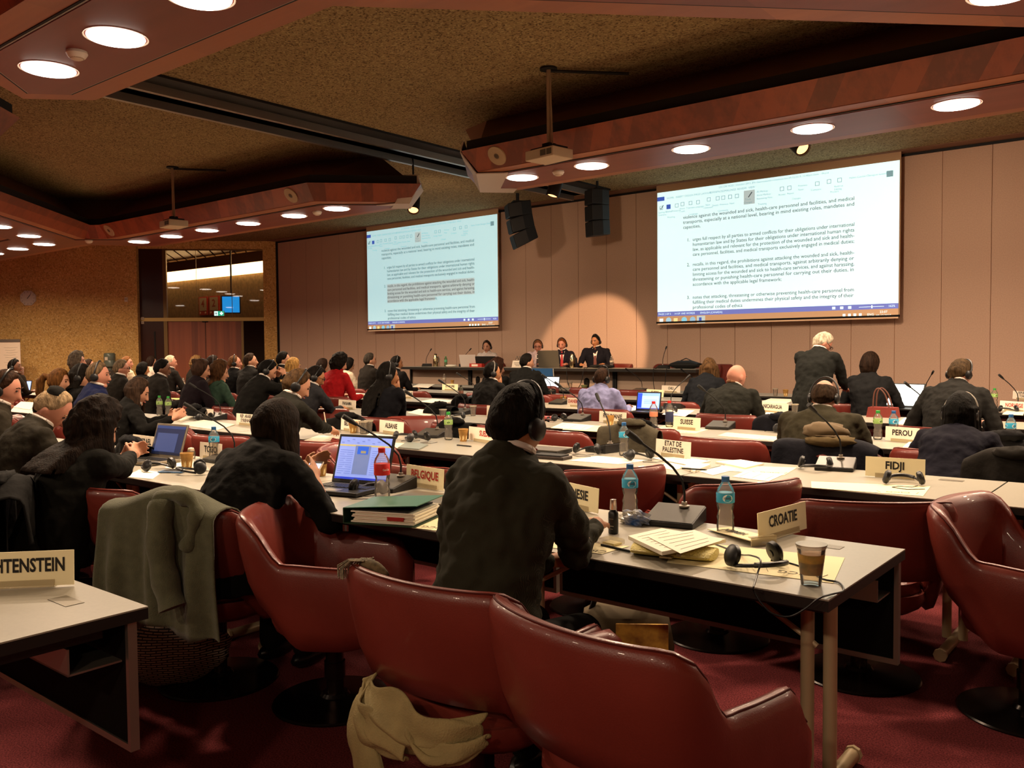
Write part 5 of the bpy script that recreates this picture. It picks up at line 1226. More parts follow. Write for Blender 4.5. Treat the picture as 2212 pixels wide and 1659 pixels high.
for k, px, py, lb in BOT: stamp('b_'+k, BT[k], 'bottle', lb, 'bottle', atable(px, py, TT), random.uniform(-.3, .3)-.6, 'drink bottles')
for k, px, lb in (('smallgreen', 963, 'green bottle on the head table'), ('small', 947, 'clear bottle beside the steel flask on the head table'), ('small', 1117, 'left of two clear bottles behind the head table name card'), ('small', 1123, 'right of two clear bottles behind the head table name card'), ('redclear', 1020, 'clear bottle with red label by the head table laptop'), ('small', 1321, 'clear bottle at right of the dark-haired head table man')):
    p = aty(px, 785, HY+.35); stamp('b_'+k, BT[k], 'bottle', lb, 'bottle', (p.x, p.y, HT), 0, 'drink bottles')
M_KRAFT = mat('paper_cup_brown', 'a87c3c', .7, noise_s=30, noise_a=.25)
def mk_pcup(r):
    MB().lathe([(.001, .001), (.025, 0), (.037, .088), (.0385, .09), (.037, .092), (.0345, .088), (.024, .006), (.001, .006)], 24).build('cup_wall', M_KRAFT, r)
    MB().lathe([(.0335, .075), (.001, .075)], 20).build('drink', mat('coffee', '4a2c14', .2), r)
    mb = MB()
    for q in range(7):
        a = q*.9; pts = [(.0378*cos(a+u*.25)*(.72+.28*v/.09)*1.01, .0378*sin(a+u*.25)*(.72+.28*v/.09)*1.01, v) for u, v in ((-1, .012), (0, .008), (1, .02), (.6, .05), (0, .035), (-.5, .045))]
        mb.add(pts, [(0, 1, 2, 3, 4, 5)])
    mb.build('leaf_print', mat('cup_leaf', 'e0c890', .7), r, False)
def mk_ccup(r):
    MB().lathe([(.001, .001), (.025, .001), (.036, .1), (.039, .101), (.039, .104), (.035, .102), (.024, .004), (.001, .004)], 24).build('cup_wall', M_PET, r)
    MB().lathe([(.0366, .094), (.0385, .1), (.0385, .104), (.0366, .104)], 24).build('rim', mat('clear_rim', 'd8ccb4', .2, alpha=.6), r)
for px, py, lb in ((404, 1012, 'brown paper cup with leaf print left of TOGO'), (1001, 953, 'brown paper cup left of the red SUEDE nameplate'), (1318, 920, 'brown paper cup before the ROUMANIE nameplate'), (763, 935, 'small brown paper cup between BELGIQUE and ALBANIE'), (1697, 858, 'brown paper cup left of the standing man'), (1833, 866, 'brown paper cup between standing man and short-haired woman'), (977, 831, 'brown paper cup above the ETHIOPIE nameplate'), (693, 1028, 'yellowish paper cup behind the laptop lid'), (1217, 872, 'paper cup behind the microphone left of red DANEMARK')):
    stamp('pcup', mk_pcup, 'paper_cup', lb, 'cup', atable(px, py, TT), 0, 'paper cups')
for px, py, lb in ((785, 937, 'left of two clear cups between BELGIQUE and ALBANIE'), (797, 935, 'right of two clear cups between BELGIQUE and ALBANIE'), (957, 907, 'clear plastic cup behind the green-capped bottle'), (1022, 898, 'clear plastic cup left of GEORGIE'), (1717, 895, 'clear plastic cup right of NICARAGUA'), (1675, 856, 'clear tumbler far left of the standing man'), (1232, 838, 'clear plastic cup on the far table left of the shaved head'), (637, 1028, 'clear cup behind the black sweater woman hand'), (402, 850, 'clear cup by the far bottles before the wooden door')):
    stamp('ccup', mk_ccup, 'clear_cup', lb, 'cup', atable(px, py, TT), 0, 'clear plastic cups')
c = thing('tea_cup', 'clear plastic cup of tea with leaf print at the table corner', 'cup', atz(1752, 1262, TT)); c.scale = (1.12,)*3
mk_ccup(c)
MB().lathe([(.001, .030), (.0275, .030), (.0335, .080), (.001, .080)], 24).build('drink', mat('amber_tea', 'e0a850', .3), c)
MB().lathe([(.0275, .028), (.0335, .079), (.0338, .079), (.0278, .028)], 24).build('sleeve', mat('sleeve_leaf', 'a8924a', .6, noise_s=40, c2='d8a850', alpha=.7), c)
for px, lb in ((941, 'polished steel flask at the left of the head table'), (1236, 'polished steel flask before the fair-haired head table man')):
    p = aty(px, 785, HY+.3)
    def mk_fl(r): MB().lathe([(.001, 0), (.05, 0), (.055, .05), (.05, .16), (.035, .21), (.03, .24), (.001, .245)], 24).build('body', mat('polished_steel', 'b8a880', .15, 1), r); MB().tube([(.05, 0, .07), (.09, 0, .1), (.085, 0, .17), (.04, 0, .2)], .007).build('handle', M_BLACK, r); MB().lathe([(.03, .24), (.03, .26), (.001, .262)], 16).build('lid', M_BLACK, r)
    stamp('flask', mk_fl, 'vacuum_flask', lb, 'flask', (p.x, p.y, HT), 0, 'steel flasks')

# ---------------------------------------------------------------- papers
def sheet(name, lab, pts, th=.001, m=None, z=TT, lines=0, cat='paper', ink=None, parts=True):
    P_ = [atz(px, py, z) for px, py in pts]; c = sum(P_, Vector())/len(P_)
    q = min([(.42, 1.16)]+[(y, y+.74) for y in ROWY], key=lambda r: max(r[0]-c.y, c.y-r[1], 0)); k = max(q[0]+.12, min(q[1]-.12, c.y))/c.y if not (q[0] < c.y < q[1]) else 1
    P_ = [Vector((p.x*k, p.y*k, p.z)) for p in P_]; c = sum(P_, Vector())/len(P_)
    r = thing(name, lab, cat, c)
    q = [(p.x-c.x, p.y-c.y) for p in P_]
    MB().prism(q, 0, th).build('sheets' if th > .003 else 'sheet', m or M_PAPER, r, False)
    if lines and len(q) == 4:
        A, B, C_, D = [Vector((*k, th+.0005)) for k in q]; mb = MB()
        for i in range(lines):
            u = .15+.7*i/max(1, lines-1); a = A.lerp(D, u); b = B.lerp(C_, u); s0 = a.lerp(b, .12); s1 = a.lerp(b, .88-.3*((i*7) % 3)/3); w = (D-A).normalized()*.0018
            mb.add([s0-w, s1-w, s1+w, s0+w], [(0, 1, 2, 3)])
        mb.build('print', ink or M_PRT, r, False)
    return r
sheet('paper_stack', 'thick stack of white documents on the yellow clutch near the table edge', [(1357, 1165), (1430, 1148), (1568, 1172), (1430, 1200)], .012, z=.775, lines=7)
sheet('document', 'single white sheet lying askew under the documents by the clutch', [(1400, 1160), (1500, 1145), (1560, 1168), (1470, 1196)], .001, z=.7885, lines=5)
def placemat(pts, lab, txt=True):
    r = sheet('placemat', lab, pts, .0008, M_PAPC, TT)
    A, B, C_, D = [Vector((*((atz(*p, TT)-r.location).xy), .0016)) for p in pts]
    if txt:
        v, f = text_geo('CICG', .045, .10, .0); e = (B-A).normalized(); g = Vector((-e.y, e.x, 0)); c = A.lerp(B, .5)*.2+D.lerp(C_, .5)*.8
        c = C_.lerp(D, .28).lerp(B, .18)
        mb = MB().add([c-e*q[0]-g*q[2] for q in v], f)
        for s_ in (-1, 1): mb.tube([c+e*.075*s_-g*.02, c+e*.09*s_+g*.02], .0008, 4)
        mb.build('print', mat('faint_print', '6a6450', .8), r, False)
    return r
placemat([(1470, 1140+28), (1825, 1205), (1800, 1260), (1440, 1215)], 'cream placemat under the headset before the CROATIE nameplate')
placemat([(1752, 1040), (2010, 1051), (1994, 1072), (1753, 1054)], 'cream placemat before the FIDJI nameplate')
placemat([(1190, 1165), (1360, 1180), (1300, 1197), (1165, 1180)], 'cream placemat under the suited man right forearm')
placemat([(860, 1110), (985, 1120), (960, 1148), (840, 1135)], 'cream placemat sticking out under the green binder')
placemat([(1560, 1005), (1722, 1010), (1694, 1027), (1540, 1015)], 'cream placemat under the second row papers')
placemat([(1440, 918), (1530, 928), (1500, 937), (1395, 932)], 'cream placemat before SUISSE')
placemat([(1570, 934), (1700, 945), (1695, 955), (1550, 941)], 'cream placemat left of the balding man')
SH = [([(1228, 995), (1290, 985), (1400, 995), (1335, 1003)], 'white sheet right of the suited man head, second row', 1, 3), ([(1405, 990), (1475, 988), (1535, 997), (1490, 1006)], 'white sheet right before ETAT DE PALESTINE', 3, 4), ([(1405, 1005), (1450, 1000), (1488, 1008), (1455, 1016)], 'lower white sheet left of the second row notebook', 1, 3), ([(1545, 1000), (1600, 996), (1650, 1004), (1610, 1014)], 'crumpled pile of white sheets, second row centre', 8, 0), ([(1510, 1018), (1560, 1008), (1590, 1014), (1540, 1027)], 'small white sheet left of the pale sheet, second row', 1, 2), ([(1582, 1030), (1610, 1018), (1695, 1024), (1660, 1040)], 'white sheet near the edge left of the FIDJI headset', 1, 3),
      ([(1470, 1012), (1500, 1003), (1535, 1007), (1500, 1022)], 'small notebook with a dark pen, second row', 10, 0), ([(1190, 925), (1215, 914), (1285, 920), (1265, 930)], 'white papers right of the suited man head, third row', 4, 3), ([(1215, 932), (1230, 920), (1340, 926), (1310, 938)], 'cream papers before ROUMANIE', 2, 3), ([(780, 948), (800, 936), (848, 942), (845, 955)], 'white open papers before the ALBANIE nameplate', 4, 0), ([(655, 953), (690, 940), (735, 945), (700, 955)], 'white notes under the writing man hand', 2, 2), ([(385, 918), (440, 908), (508, 918), (470, 930)], 'white papers before GUATEMALA', 5, 3), ([(370, 905), (400, 893), (430, 900), (390, 912)], 'paper pile under the phone woman hands by GUATEMALA', 15, 0),
      ([(355, 1010), (395, 995), (440, 1000), (395, 1016)], 'white sheet under the brown paper cup', 1, 0), ([(880, 892), (905, 884), (950, 888), (925, 900)], 'papers on the third row behind the light-catching chair', 3, 2), ([(905, 868), (935, 862), (980, 866), (950, 873)], 'papers left of the black DANEMARK nameplate', 4, 0), ([(1030, 873), (1060, 868), (1120, 872), (1080, 878)], 'yellowish papers before the black DANEMARK nameplate', 4, 0), ([(1500, 870), (1530, 862), (1580, 864), (1560, 874)], 'white papers under the long brown-haired woman', 3, 2), ([(1430, 905), (1450, 893), (1500, 896), (1480, 910)], 'white sheet by the cable tangle left of the bald man', 1, 0),
      ([(1935, 922), (1955, 908), (2000, 915), (1990, 925)], 'white papers before COLOMBIE', 8, 2), ([(1950, 968), (1965, 955), (1985, 958), (1982, 970)], 'white booklet by the PEROU nameplate', 6, 0), ([(2150, 980), (2160, 966), (2195, 965), (2190, 982)], 'white notepad under the bottle at right', 10, 2), ([(1990, 890), (2010, 872), (2050, 880), (2040, 898)], 'draped white paper right of the bright laptop', 10, 0), ([(1640, 866), (1665, 858), (1720, 860), (1700, 868)], 'white papers left of the standing man', 6, 0), ([(1345, 885), (1365, 876), (1400, 880), (1380, 893)], 'white papers left of the blue-screened laptop', 2, 2), ([(1650, 887), (1660, 880), (1700, 880), (1695, 888)], 'white papers behind NICARAGUA', 3, 0),
      ([(755, 845), (765, 838), (800, 838), (790, 846)], 'white paper right of the red-jacketed woman', 3, 0), ([(745, 856), (770, 850), (800, 852), (790, 862)], 'white open booklet behind PANAMA', 6, 0), ([(340, 866), (365, 860), (440, 862), (410, 870)], 'yellow-green leaflets on the table by the bun woman', 3, 0), ([(2165, 905), (2180, 893), (2215, 893), (2210, 907)], 'white papers before NORVEGE', 6, 0), ([(890, 838), (905, 831), (940, 832), (925, 840)], 'white papers left of ETHIOPIE', 4, 2), ([(30, 880), (45, 868), (80, 870), (65, 886)], 'white papers on the table at far left', 4, 0), ([(790, 962), (800, 955), (880, 958), (860, 968)], 'cream leaflet under the headsets before ALBANIE', 2, 0), ([(860, 968), (880, 955), (925, 962), (905, 972)], 'grey magazine before the ALBANIE headset', 6, 0), ([(270, 1030), (300, 1015), (350, 1020), (330, 1035)], 'white corner of paper below the laptop woman hands', 1, 0)]
for pts, lb, th, ln in SH:
    m_ = M_PAPER
    if 'cream' in lb: m_ = M_PAPC
    if 'yellow' in lb: m_ = mat('yellow_paper', 'c8b860', .8)
    if 'grey magazine' in lb: m_ = mat('magazine_cover', '7a8078', .4)
    sheet('paper' if th < 3 else ('notebook' if 'note' in lb or 'book' in lb else 'paper_pile'), lb, pts, .0012*th, m_, lines=ln)
# pens
def mk_pen(r):
    MB().tube([(-.07, 0, .004), (.055, 0, .004), (.07, 0, .004)], 0, 8, None, [.0042, .0045, .0015]).build('barrel', M_BLACK, r); MB().box(-.06, -.02, -.001, .001, .008, .0095).build('clip', M_ALU, r, False)
for px, py, dg, lb in ((1332, 1187, -10, 'short black pen by the clear plastic box'), (1500, 1015, 10, 'black pen on the notebook, second row'), (1003, 964, 0, 'blue pen left of the suited man shoulder')):
    o = stamp('pen', mk_pen, 'pen', lb, 'pen', atz(px, py, TT+(.012 if '1015' in str(py) else 0)), radians(dg), 'pens')
# ================================================================ laptops
M_LTB = mat('laptop_black', '12110f', .4); M_LTS = mat('laptop_silver', '8a8070', .3, .7)
M_KEY = mat('key_black', '1c1a18', .6)
def laptop(lab, px, py, heading, w=.34, d=.24, open_=105, scr='5a78c8', em=1.0, body=None, content='doc', z=TT, Y=None, sh=.22):
    """heading: degrees, direction the screen looks to"""
    p = atz(px, py, z) if Y is None else Vector((aty(px, py, Y).x, Y, z))
    r = thing('laptop', lab, 'laptop', p, radians(heading+90))
    b = body or M_LTB
    MB().box(-w/2, w/2, -d/2, d/2, .004, .022).build('base', b, r, False, bevel=.003)
    kb = MB()
    kb.box(-w*.44, w*.44, -.02, d/2-.03, .022, .0235)
    kb = kb.build('keyboard', M_KEY, r, False); mk = MB()
    for j in range(5):
        for i in range(13): mk.box(-w*.43+i*w*.066, -w*.43+i*w*.066+w*.054, -.015+j*.0175, -.0005+j*.0175, .0235, .0255)
    k = mk.build('keys', M_LTB, kb, False); k['kind'] = 'stuff'
    MB().box(-.045, .045, -d/2+.015, -d/2+.07, .022, .023).build('touchpad', M_LTS if b is M_LTB else M_KEY, r, False)
    A = T(0, d/2-.004, .022, rx=radians(90-open_)*-1)   # lid frame: local z up along lid
    A = T(0, d/2-.004, .022) @ Matrix.Rotation(radians(-(open_-90)), 4, 'X')
    MB().box(-w/2, w/2, 0, .009, 0, sh, A).build('lid', b, r, False, bevel=.003)
    s_ = MB().box(-w/2+.014, w/2-.014, -.0012, 0, .018, sh-.014, A).build('display', mat('display_'+scr, scr, .3, emit=em), r, False)
    W_, H_ = w-.028, sh-.032
    def rect(u0, u1, v0, v1, c, e, n, dy=.0018):
        MB().box(-W_/2+u0*W_, -W_/2+u1*W_, -dy, 0, .018+v0*H_, .018+v1*H_, A).build(n, mat('px_'+c, c, .4, emit=e), s_, False)
    if content == 'web':
        rect(0, 1, 0, .05, '2038b0', 1.0, 'screen_taskbar'); rect(0, 1, .78, .82, 'c8b878', .8, 'screen_stripe'); rect(.32, .62, .12, .8, '7080b0', .8, 'screen_panel', .0024)
        rect(.37, .58, .60, .78, '2058c8', 1.0, 'screen_banner', .003); rect(.44, .54, .62, .68, '9a9070', .8, 'screen_picture', .0036)
        mb = MB()
        for i in range(12):
            for u0, u1 in ((.03, .12+.1*(i % 3)/3), (.17, .29), (.66, .94)):
                v = .13+i*.05; mb.box(-W_/2+u0*W_, -W_/2+u1*W_, -.0022, 0, .018+v*H_, .018+(v+.008)*H_, A)
        for i in range(9): mb.box(-W_/2+(.03+i*.1)*W_, -W_/2+(.08+i*.1)*W_, -.0022, 0, .018+(.86+.04*(i % 3))*H_, .018+(.872+.04*(i % 3))*H_, A)
        o = mb.build('screen_lines', mat('px_lines', '6a7cb8', .4, emit=.6), s_, False); o['kind'] = 'stuff'
    if content == 'dark':
        rect(0, 1, .9, 1, '2a3c70', .5, 'screen_title'); rect(0, 1, 0, .07, '161c34', .3, 'screen_taskbar'); rect(.08, .8, .1, .74, '3a4878', .5, 'screen_panel', .0024)
    if content == 'doc':
        rect(0, .2, .08, .98, '2048d8', 1, 'screen_side'); rect(.2, .96, .06, .82, 'a8c8f0', 1, 'screen_page'); rect(0, 1, 0, .06, '2038b0', 1, 'screen_taskbar', .0024); rect(.3, .9, .55, .57, '7090d0', .8, 'screen_line', .0026); rect(.3, .9, .45, .47, '7090d0', .8, 'screen_line', .0026); rect(.3, .85, .35, .37, '7090d0', .8, 'screen_line', .0026)
    return r
laptop('open black laptop with blue-white window on screen, before the black sweater woman', 742, 1062, -78+0, .34, .25, 108, '8ca0e8', .85, content='web', sh=.245)
laptop('open silver laptop with a dim dark blue screen before the wavy-haired woman', 322, 1000, -84, .31, .22, 108, '1c2648', .5, M_LTS, 'dark', sh=.215)
laptop('small laptop with bright blue document before the pale blue shirt man', 1390, 893, -86, .28, .2, 102, '88b4f8', .9, content='doc', sh=.2)
laptop('laptop with glowing blank white screen before the short-haired woman', 1935, 885, -100, .42, .26, 112, 'e8f8ff', 1.15, content='', sh=.27)
laptop('tiny laptop with glowing white screen before the black-suited man by the blue folder', 1184, 842, -84, .30, .2, 102, 'e8f4ff', 1.1, content='', sh=.2)
laptop('small laptop with pale blue screen at far left', 42, 848, -50, .28, .2, 110, '90a8f0', .8, content='', sh=.19)
t = thing('closed_laptop', 'closed grey laptop behind the green binder', 'laptop', atable(925, 1088, TT), radians(8))
MB().box(-.16, .16, -.11, .11, .003, .024).build('base', M_LTB, t, False, bevel=.004); MB().box(-.16, .16, -.11, .11, .0245, .031).build('lid', M_LTS, t, False, bevel=.003)
t = thing('closed_laptop', 'slim black closed laptop right of the suited man head', 'laptop', atz(1180, 978, TT), radians(5))
MB().box(-.14, .14, -.1, .1, .003, .02).build('base', M_LTB, t, False, bevel=.004); MB().box(-.14, .14, -.1, .1, .0205, .03).build('lid', mat('dark_lid', '3a342c', .4), t, False, bevel=.003)
laptop('grey laptop on the head table, its back to the hall', 1193, 788, 100, .42, .26, 100, '5a6a90', .5, mat('laptop_grey', '5a5448', .4, .3), '', HT, HY+.22, .30)
laptop('white laptop at the left of the head table, its back to the hall', 1017, 788, 112, .34, .24, 112, 'd8e0f0', .5, mat('laptop_white', 'd8ccc4', .4), '', HT, HY+.25, .24)
def ploc(px, py, z=TT): return atz(px, py, z)
# phone held by the woman in black sweater
t = thing('phone', 'white smartphone with lit screen held by the black sweater woman', 'phone', atz(672, 1022, .865), radians(20))
M_ = Matrix.Rotation(radians(40), 4, 'X')
MB().box(-.036, .036, -.07, .07, -.004, .004, M_).build('casing', M_PLASTW, t, False, bevel=.003); MB().box(-.031, .031, -.055, .055, .004, .0052, M_).build('display', mat('phone_screen', 'a8c4f8', .3, emit=1.1), t, False); MB().box(-.034, .034, .055, .068, .004, .0048, M_).build('bezel', M_BLACK, t, False)
t = thing('phone', 'pale phone held over papers by the long brown-haired woman', 'phone', atz(377, 894, .85), radians(30)); MB().box(-.034, .034, -.065, .065, -.004, .004, M_).build('casing', M_PLASTW, t, False, bevel=.003); MB().box(-.03, .03, -.055, .055, .004, .005, M_).build('display', mat('phone_screen2', '90a0c8', .3, emit=.5), t, False)
t = thing('phone', 'light blue phone lying before the brown paper cup', 'phone', atz(372, 1020, TT), radians(30)); MB().box(-.07, .07, -.035, .035, 0, .008).build('casing', mat('blue_case', '3e6c9c', .4), t, False, bevel=.003); MB().box(-.055, .055, -.03, .03, .008, .009).build('display', M_BLACK, t, False)
# writing pen of the writing man
t = thing('pen', 'white pen in the hand of the writing man', 'pen', atz(706, 922, .80), radians(60)); MB().tube([(0, 0, -.02), (-.02, 0, .12)], .0045).build('barrel', M_PLASTW, t); MB().tube([(0, 0, -.02), (.003, 0, -.035)], .003).build('tip', M_BLACK, t)
# camera
t = thing('camera', 'black camera held up by the man in a black suit', 'camera', aty(608, 811, 5.95), radians(-28))
MB().box(-.07, .07, -.03, .03, -.045, .045).build('camera_body', M_BLACK, t, False, bevel=.008); MB().lathe([(.034, 0), (.036, .05), (.03, .06), (.001, .05)], 18, T(0, .03, 0, rx=-pi/2)).build('lens', M_CONB, t); MB().box(-.025, .025, -.02, .02, .045, .065).build('viewfinder', M_BLACK, t, False)
# green binder
t = thing('ring_binder', 'green lever binder stuffed with papers, lying open-edged by the table edge', 'binder', atz(852, 1122, TT), radians(20))
M_GRN = mat('binder_green', '2c5c44', .4); M_GRD = mat('binder_green_dark', '12361f', .5)
MB().box(-.155, .155, -.13, .13, 0, .004).box(-.158, -.154, -.13, .13, 0, .06).build('back_cover', M_GRD, t, False)
MB().add([(-.157, -.13, .06), (.16, -.13, .082), (.16, .13, .082), (-.157, .13, .06), (-.157, -.13, .063), (.16, -.13, .085), (.16, .13, .085), (-.157, .13, .063)], [(3, 2, 1, 0), (4, 5, 6, 7), (0, 1, 5, 4), (1, 2, 6, 5), (2, 3, 7, 6), (3, 0, 4, 7)]).build('front_cover', M_GRN, t, False)
mb = MB()
for i in range(7): mb.box(-.13+.008*(i % 3), .14+.005*(i % 2), -.118+.006*(i % 2), .118, .006+i*.0066, .006+i*.0066+.0055)
mb.build('paper_block', M_PAPER, t, False); MB().box(-.12, .12, -.115, .11, .053, .058).build('black_divider', M_BLACK, t, False); MB().box(.03, .1, -.122, -.112, .02, .034).build('red_tabs', mat('red_tab', 'a02018', .6), t, False)
# yellow clutch
t = thing('clutch_bag', 'pale yellow woven clutch bag under a stack of documents', 'bag', atz(1457, 1200, TT), radians(12))
M_CL = mat('yellow_woven', 'd8c878', .6, noise_s=8, noise_a=.08, bump=.8, bump_s=150)
MB().loft([[(x, .075*sy*sin(a), .017+.016*cos(a)) for a in [2*pi*i/16 for i in range(16)]] for x, sy in ((-.135, .6), (-.13, .85), (-.1, 1), (.1, 1), (.13, .85), (.135, .6))]).build('pouch', M_CL, t); MB().tube([(-.12, -.077, .02), (.12, -.077, .02)], .004).build('zip', mat('zip_cream', 'b8a860', .5), t); MB().box(-.02, .02, -.1, -.075, .012, .018).build('zip_pull', mat('zip_metal', '9a8a68', .3, .8), t, False); MB().box(.03, .045, -.081, -.077, .018, .026).build('buckle', mat('zip_metal', '', .3), t, False)
# spray bottle, plastic box, wrapper
t = thing('spray_bottle', 'small black spray bottle with a silver cap near the man hand', 'spray bottle', atz(1325, 1152, TT))
MB().lathe([(.001, 0), (.0175, 0), (.0185, .004), (.0185, .075), (.013, .085), (.011, .088)], 22).build('bottle_body', mat('spray_black', '0f0f10', .3), t); MB().lathe([(.012, .088), (.013, .09), (.011, .125), (.001, .127)], 20).build('cap', mat('silver_cap', 'b8a8a0', .2, .8), t)
v, f = text_geo('........', .012, .026, .02)
MB().box(-.013, .013, -.0002, 0, .028, .031, T(0, -.0186, 0, rz=0)).box(-.010, .010, -.0002, 0, .018, .020, T(0, -.0186, 0)).box(-.012, .012, -.0002, 0, .055, .056, T(0, -.0186, 0)).build('label_print', mat('label_grey', '8a8478', .6), t, False)
t = thing('plastic_box', 'clear plastic box with a cream card inside, beside the black pen', 'box', atz(1321, 1176, TT), radians(-10))
MB().box(-.038, .038, -.03, .03, .001, .022).build('box_shell', mat('box_clear', 'd8cca0', .1, alpha=.35), t, False, bevel=.006); MB().box(-.022, .03, -.02, .02, .003, .009).build('contents', M_PAPC, t, False)
t = thing('plastic_wrapper', 'crumpled blue and clear plastic wrapper between spray bottle and microphone', 'wrapper', atz(1372, 1132, TT))
mb = MB().ell((0, 0, .022), (.06, .04, .03), 22, 12, None, lambda d: 1+.55*noise.noise(d*3.1+Vector((2, 0, 0)))); mb.build('crumpled_film', mat('wrapper_blue', '28508c', .25, noise_s=14, c2='b0a890'), t, False)
t = thing('candy_wrapper', 'tiny twisted blue sweet wrapper by the foot of CROATIE', 'wrapper', atz(1628, 1175, TT)); MB().ell((0, 0, .008), (.012, .009, .008), 10, 6).build('sweet', mat('wrapper_navy', '283878', .3), t); MB().add([(.012, 0, .008), (.03, .008, .012), (.03, -.008, .004)], [(0, 1, 2)]).add([(-.012, 0, .008), (-.03, .008, .004), (-.03, -.008, .012)], [(0, 1, 2)]).build('twist', mat('wrapper_navy', '', .3), t, False)
# YEMEN card lying down
t = thing('nameplate', 'nameplate reading YEMEN lying flat and upside down left of CROATIE', 'nameplate', atz(1600, 1160, TT), radians(148), 'country nameplates')
MB().box(-.14, .14, -.05, .05, .004, .007, T(ry=.05, z=.006)).build('card', M_CARD, t, False)
v, f = text_geo('YEMEN', .045, .14, .02); MB().add([(q[0]+.03, q[2], .0085) for q in v], f, T(ry=.05, z=.006)).build('lettering', M_TXT, t, False); MB().box(-.14, -.135, -.05, .05, .0, .03).box(-.14, -.12, -.05, .05, .026, .03).build('holder', M_ACR, t, False)
# tissue box and papers, folder, red file on head table etc
t = thing('blue_folder', 'upright blue folder behind the black-suited man', 'folder', aty(1172, 826, 11.9), radians(0)); t.location.z = TT; MB().box(-.23, .23, 0, .02, 0, .34, T(rx=.1)).build('front_cover', mat('folder_blue', '2a5c90', .5), t, False); MB().box(-.225, .225, .02, .05, 0, .33, T(rx=.1)).build('papers', M_PAPER, t, False)
p = aty(1027, 790, HY+.1); t = thing('lever_file', 'red lever file lying on the head table', 'file', (p.x, p.y, HT)); MB().box(-.16, .16, 0, .25, 0, .07).build('file_case', mat('file_red', 'b83428', .5), t, False); MB().box(-.1, .06, -.002, 0, .015, .055).build('spine_label', M_CARDW, t, False)
p = aty(1052, 788, HY+.2); t = thing('book_stand', 'black angled stand holding a dark red folder on the head table', 'stand', (p.x, p.y, HT)); MB().box(-.27, .27, 0, .015, 0, .22, T(rx=.35)).box(-.2, .2, 0, .14, 0, .01).build('stand_plate', M_BLACK, t, False); MB().add([(-.1, -.004, .03), (.12, -.004, .03), (.12, -.004, .15)], [(0, 1, 2)], T(rx=.35)).build('red_corner', mat('dark_red', '5a1c20', .5), t, False)
p = aty(975, 788, HY+.2); t = thing('tissue_pile', 'loose white tissues and papers at the left of the head table', 'papers', (p.x, p.y, HT)); MB().ell((0, 0, .02), (.14, .08, .025), 16, 8, None, lambda d: 1+.3*noise.noise(d*3)).build('tissues', M_PAPER, t, False); t['kind'] = 'stuff'
p = aty(1300, 788, HY+.2); t = thing('black_pouch', 'flat black pouch before the dark-haired head table man', 'pouch', (p.x, p.y, HT)); MB().ell((0, 0, .03), (.26, .09, .035), 20, 8).build('pouch', M_BLACK, t); MB().tube([(-.1, -.09, .03), (0, -.11, .05), (.1, -.09, .03)], .006).build('strap', M_CONB, t)
p = aty(1482, 785, HY+.35); t = thing('black_bag', 'black bag on the head table by the chairs', 'bag', (p.x, p.y, HT)); MB().loft([[(x, .12*sin(a), .06+.07*cos(a)*h) for a in [2*pi*i/12 for i in range(12)]] for x, h in ((-.25, .5), (-.15, 1), (.1, 1.1), (.25, .4))]).build('bag_body', M_BLACK, t); MB().tube([(-.1, 0, .13), (0, 0, .17), (.1, 0, .13)], .008).build('handle', M_CONB, t)
# white paper napkins and glass jar left of TOGO
t = thing('jar', 'small round glass jar with white lid by the TOGO nameplate', 'jar', atz(413, 990, TT)); MB().lathe([(.001, 0), (.025, 0), (.028, .02), (.026, .045)], 16).build('glass', M_PET, t); MB().lathe([(.02, .045), (.022, .05), (.018, .065), (.001, .07)], 16).build('lid', M_PLASTW, t)
t = thing('sticky_note_block', 'yellow-green sticky note block behind the dark-screened laptop', 'notes', atz(374, 990, TT)); MB().box(-.035, .035, -.01, .01, 0, .09).build('note_block', mat('note_yellow', 'b8b860', .7), t, False)
t = thing('usb_adapter', 'small white plug adapter right of the laptop', 'adapter', atz(792, 1056, TT), .5); MB().box(-.02, .02, -.012, .012, 0, .015).build('plug', M_PLASTW, t, False, bevel=.003); MB().box(.02, .035, -.006, .006, .004, .01).build('connector', M_ALU, t, False)
t = thing('pink_case', 'small pink-red case right of the suited man head', 'case', atz(1183, 908, TT), .2); MB().box(-.06, .06, -.03, .03, 0, .04).build('case_body', mat('pink_case', 'b84848', .5), t, False, bevel=.01); MB().box(-.058, .058, -.031, -.029, .02, .022).build('seam', M_PIPE, t, False)
t = thing('leather_folder', 'brown leather folder with dark items right of the suited man head', 'folder', atz(1190, 990, TT), .1); MB().box(-.12, .12, -.06, .06, 0, .018).build('cover', mat('leather_brown', '2c211a', .5), t, False, bevel=.004); MB().box(-.1, .1, -.05, .05, .018, .026).build('notepad', M_BLACK, t, False)
t = thing('glass_candy_jar', 'small green glass dish on the far table left of the shaved head', 'dish', atz(1262, 838, TT)); MB().lathe([(.001, 0), (.04, 0), (.06, .05), (.055, .05), (.036, .006), (.001, .005)], 18).build('dish', mat('dish_green', '8a9060', .2, alpha=.7), t); MB().ell((0, 0, .035), (.045, .045, .02)).build('sweets', mat('sweets', 'b0a060', .5), t)

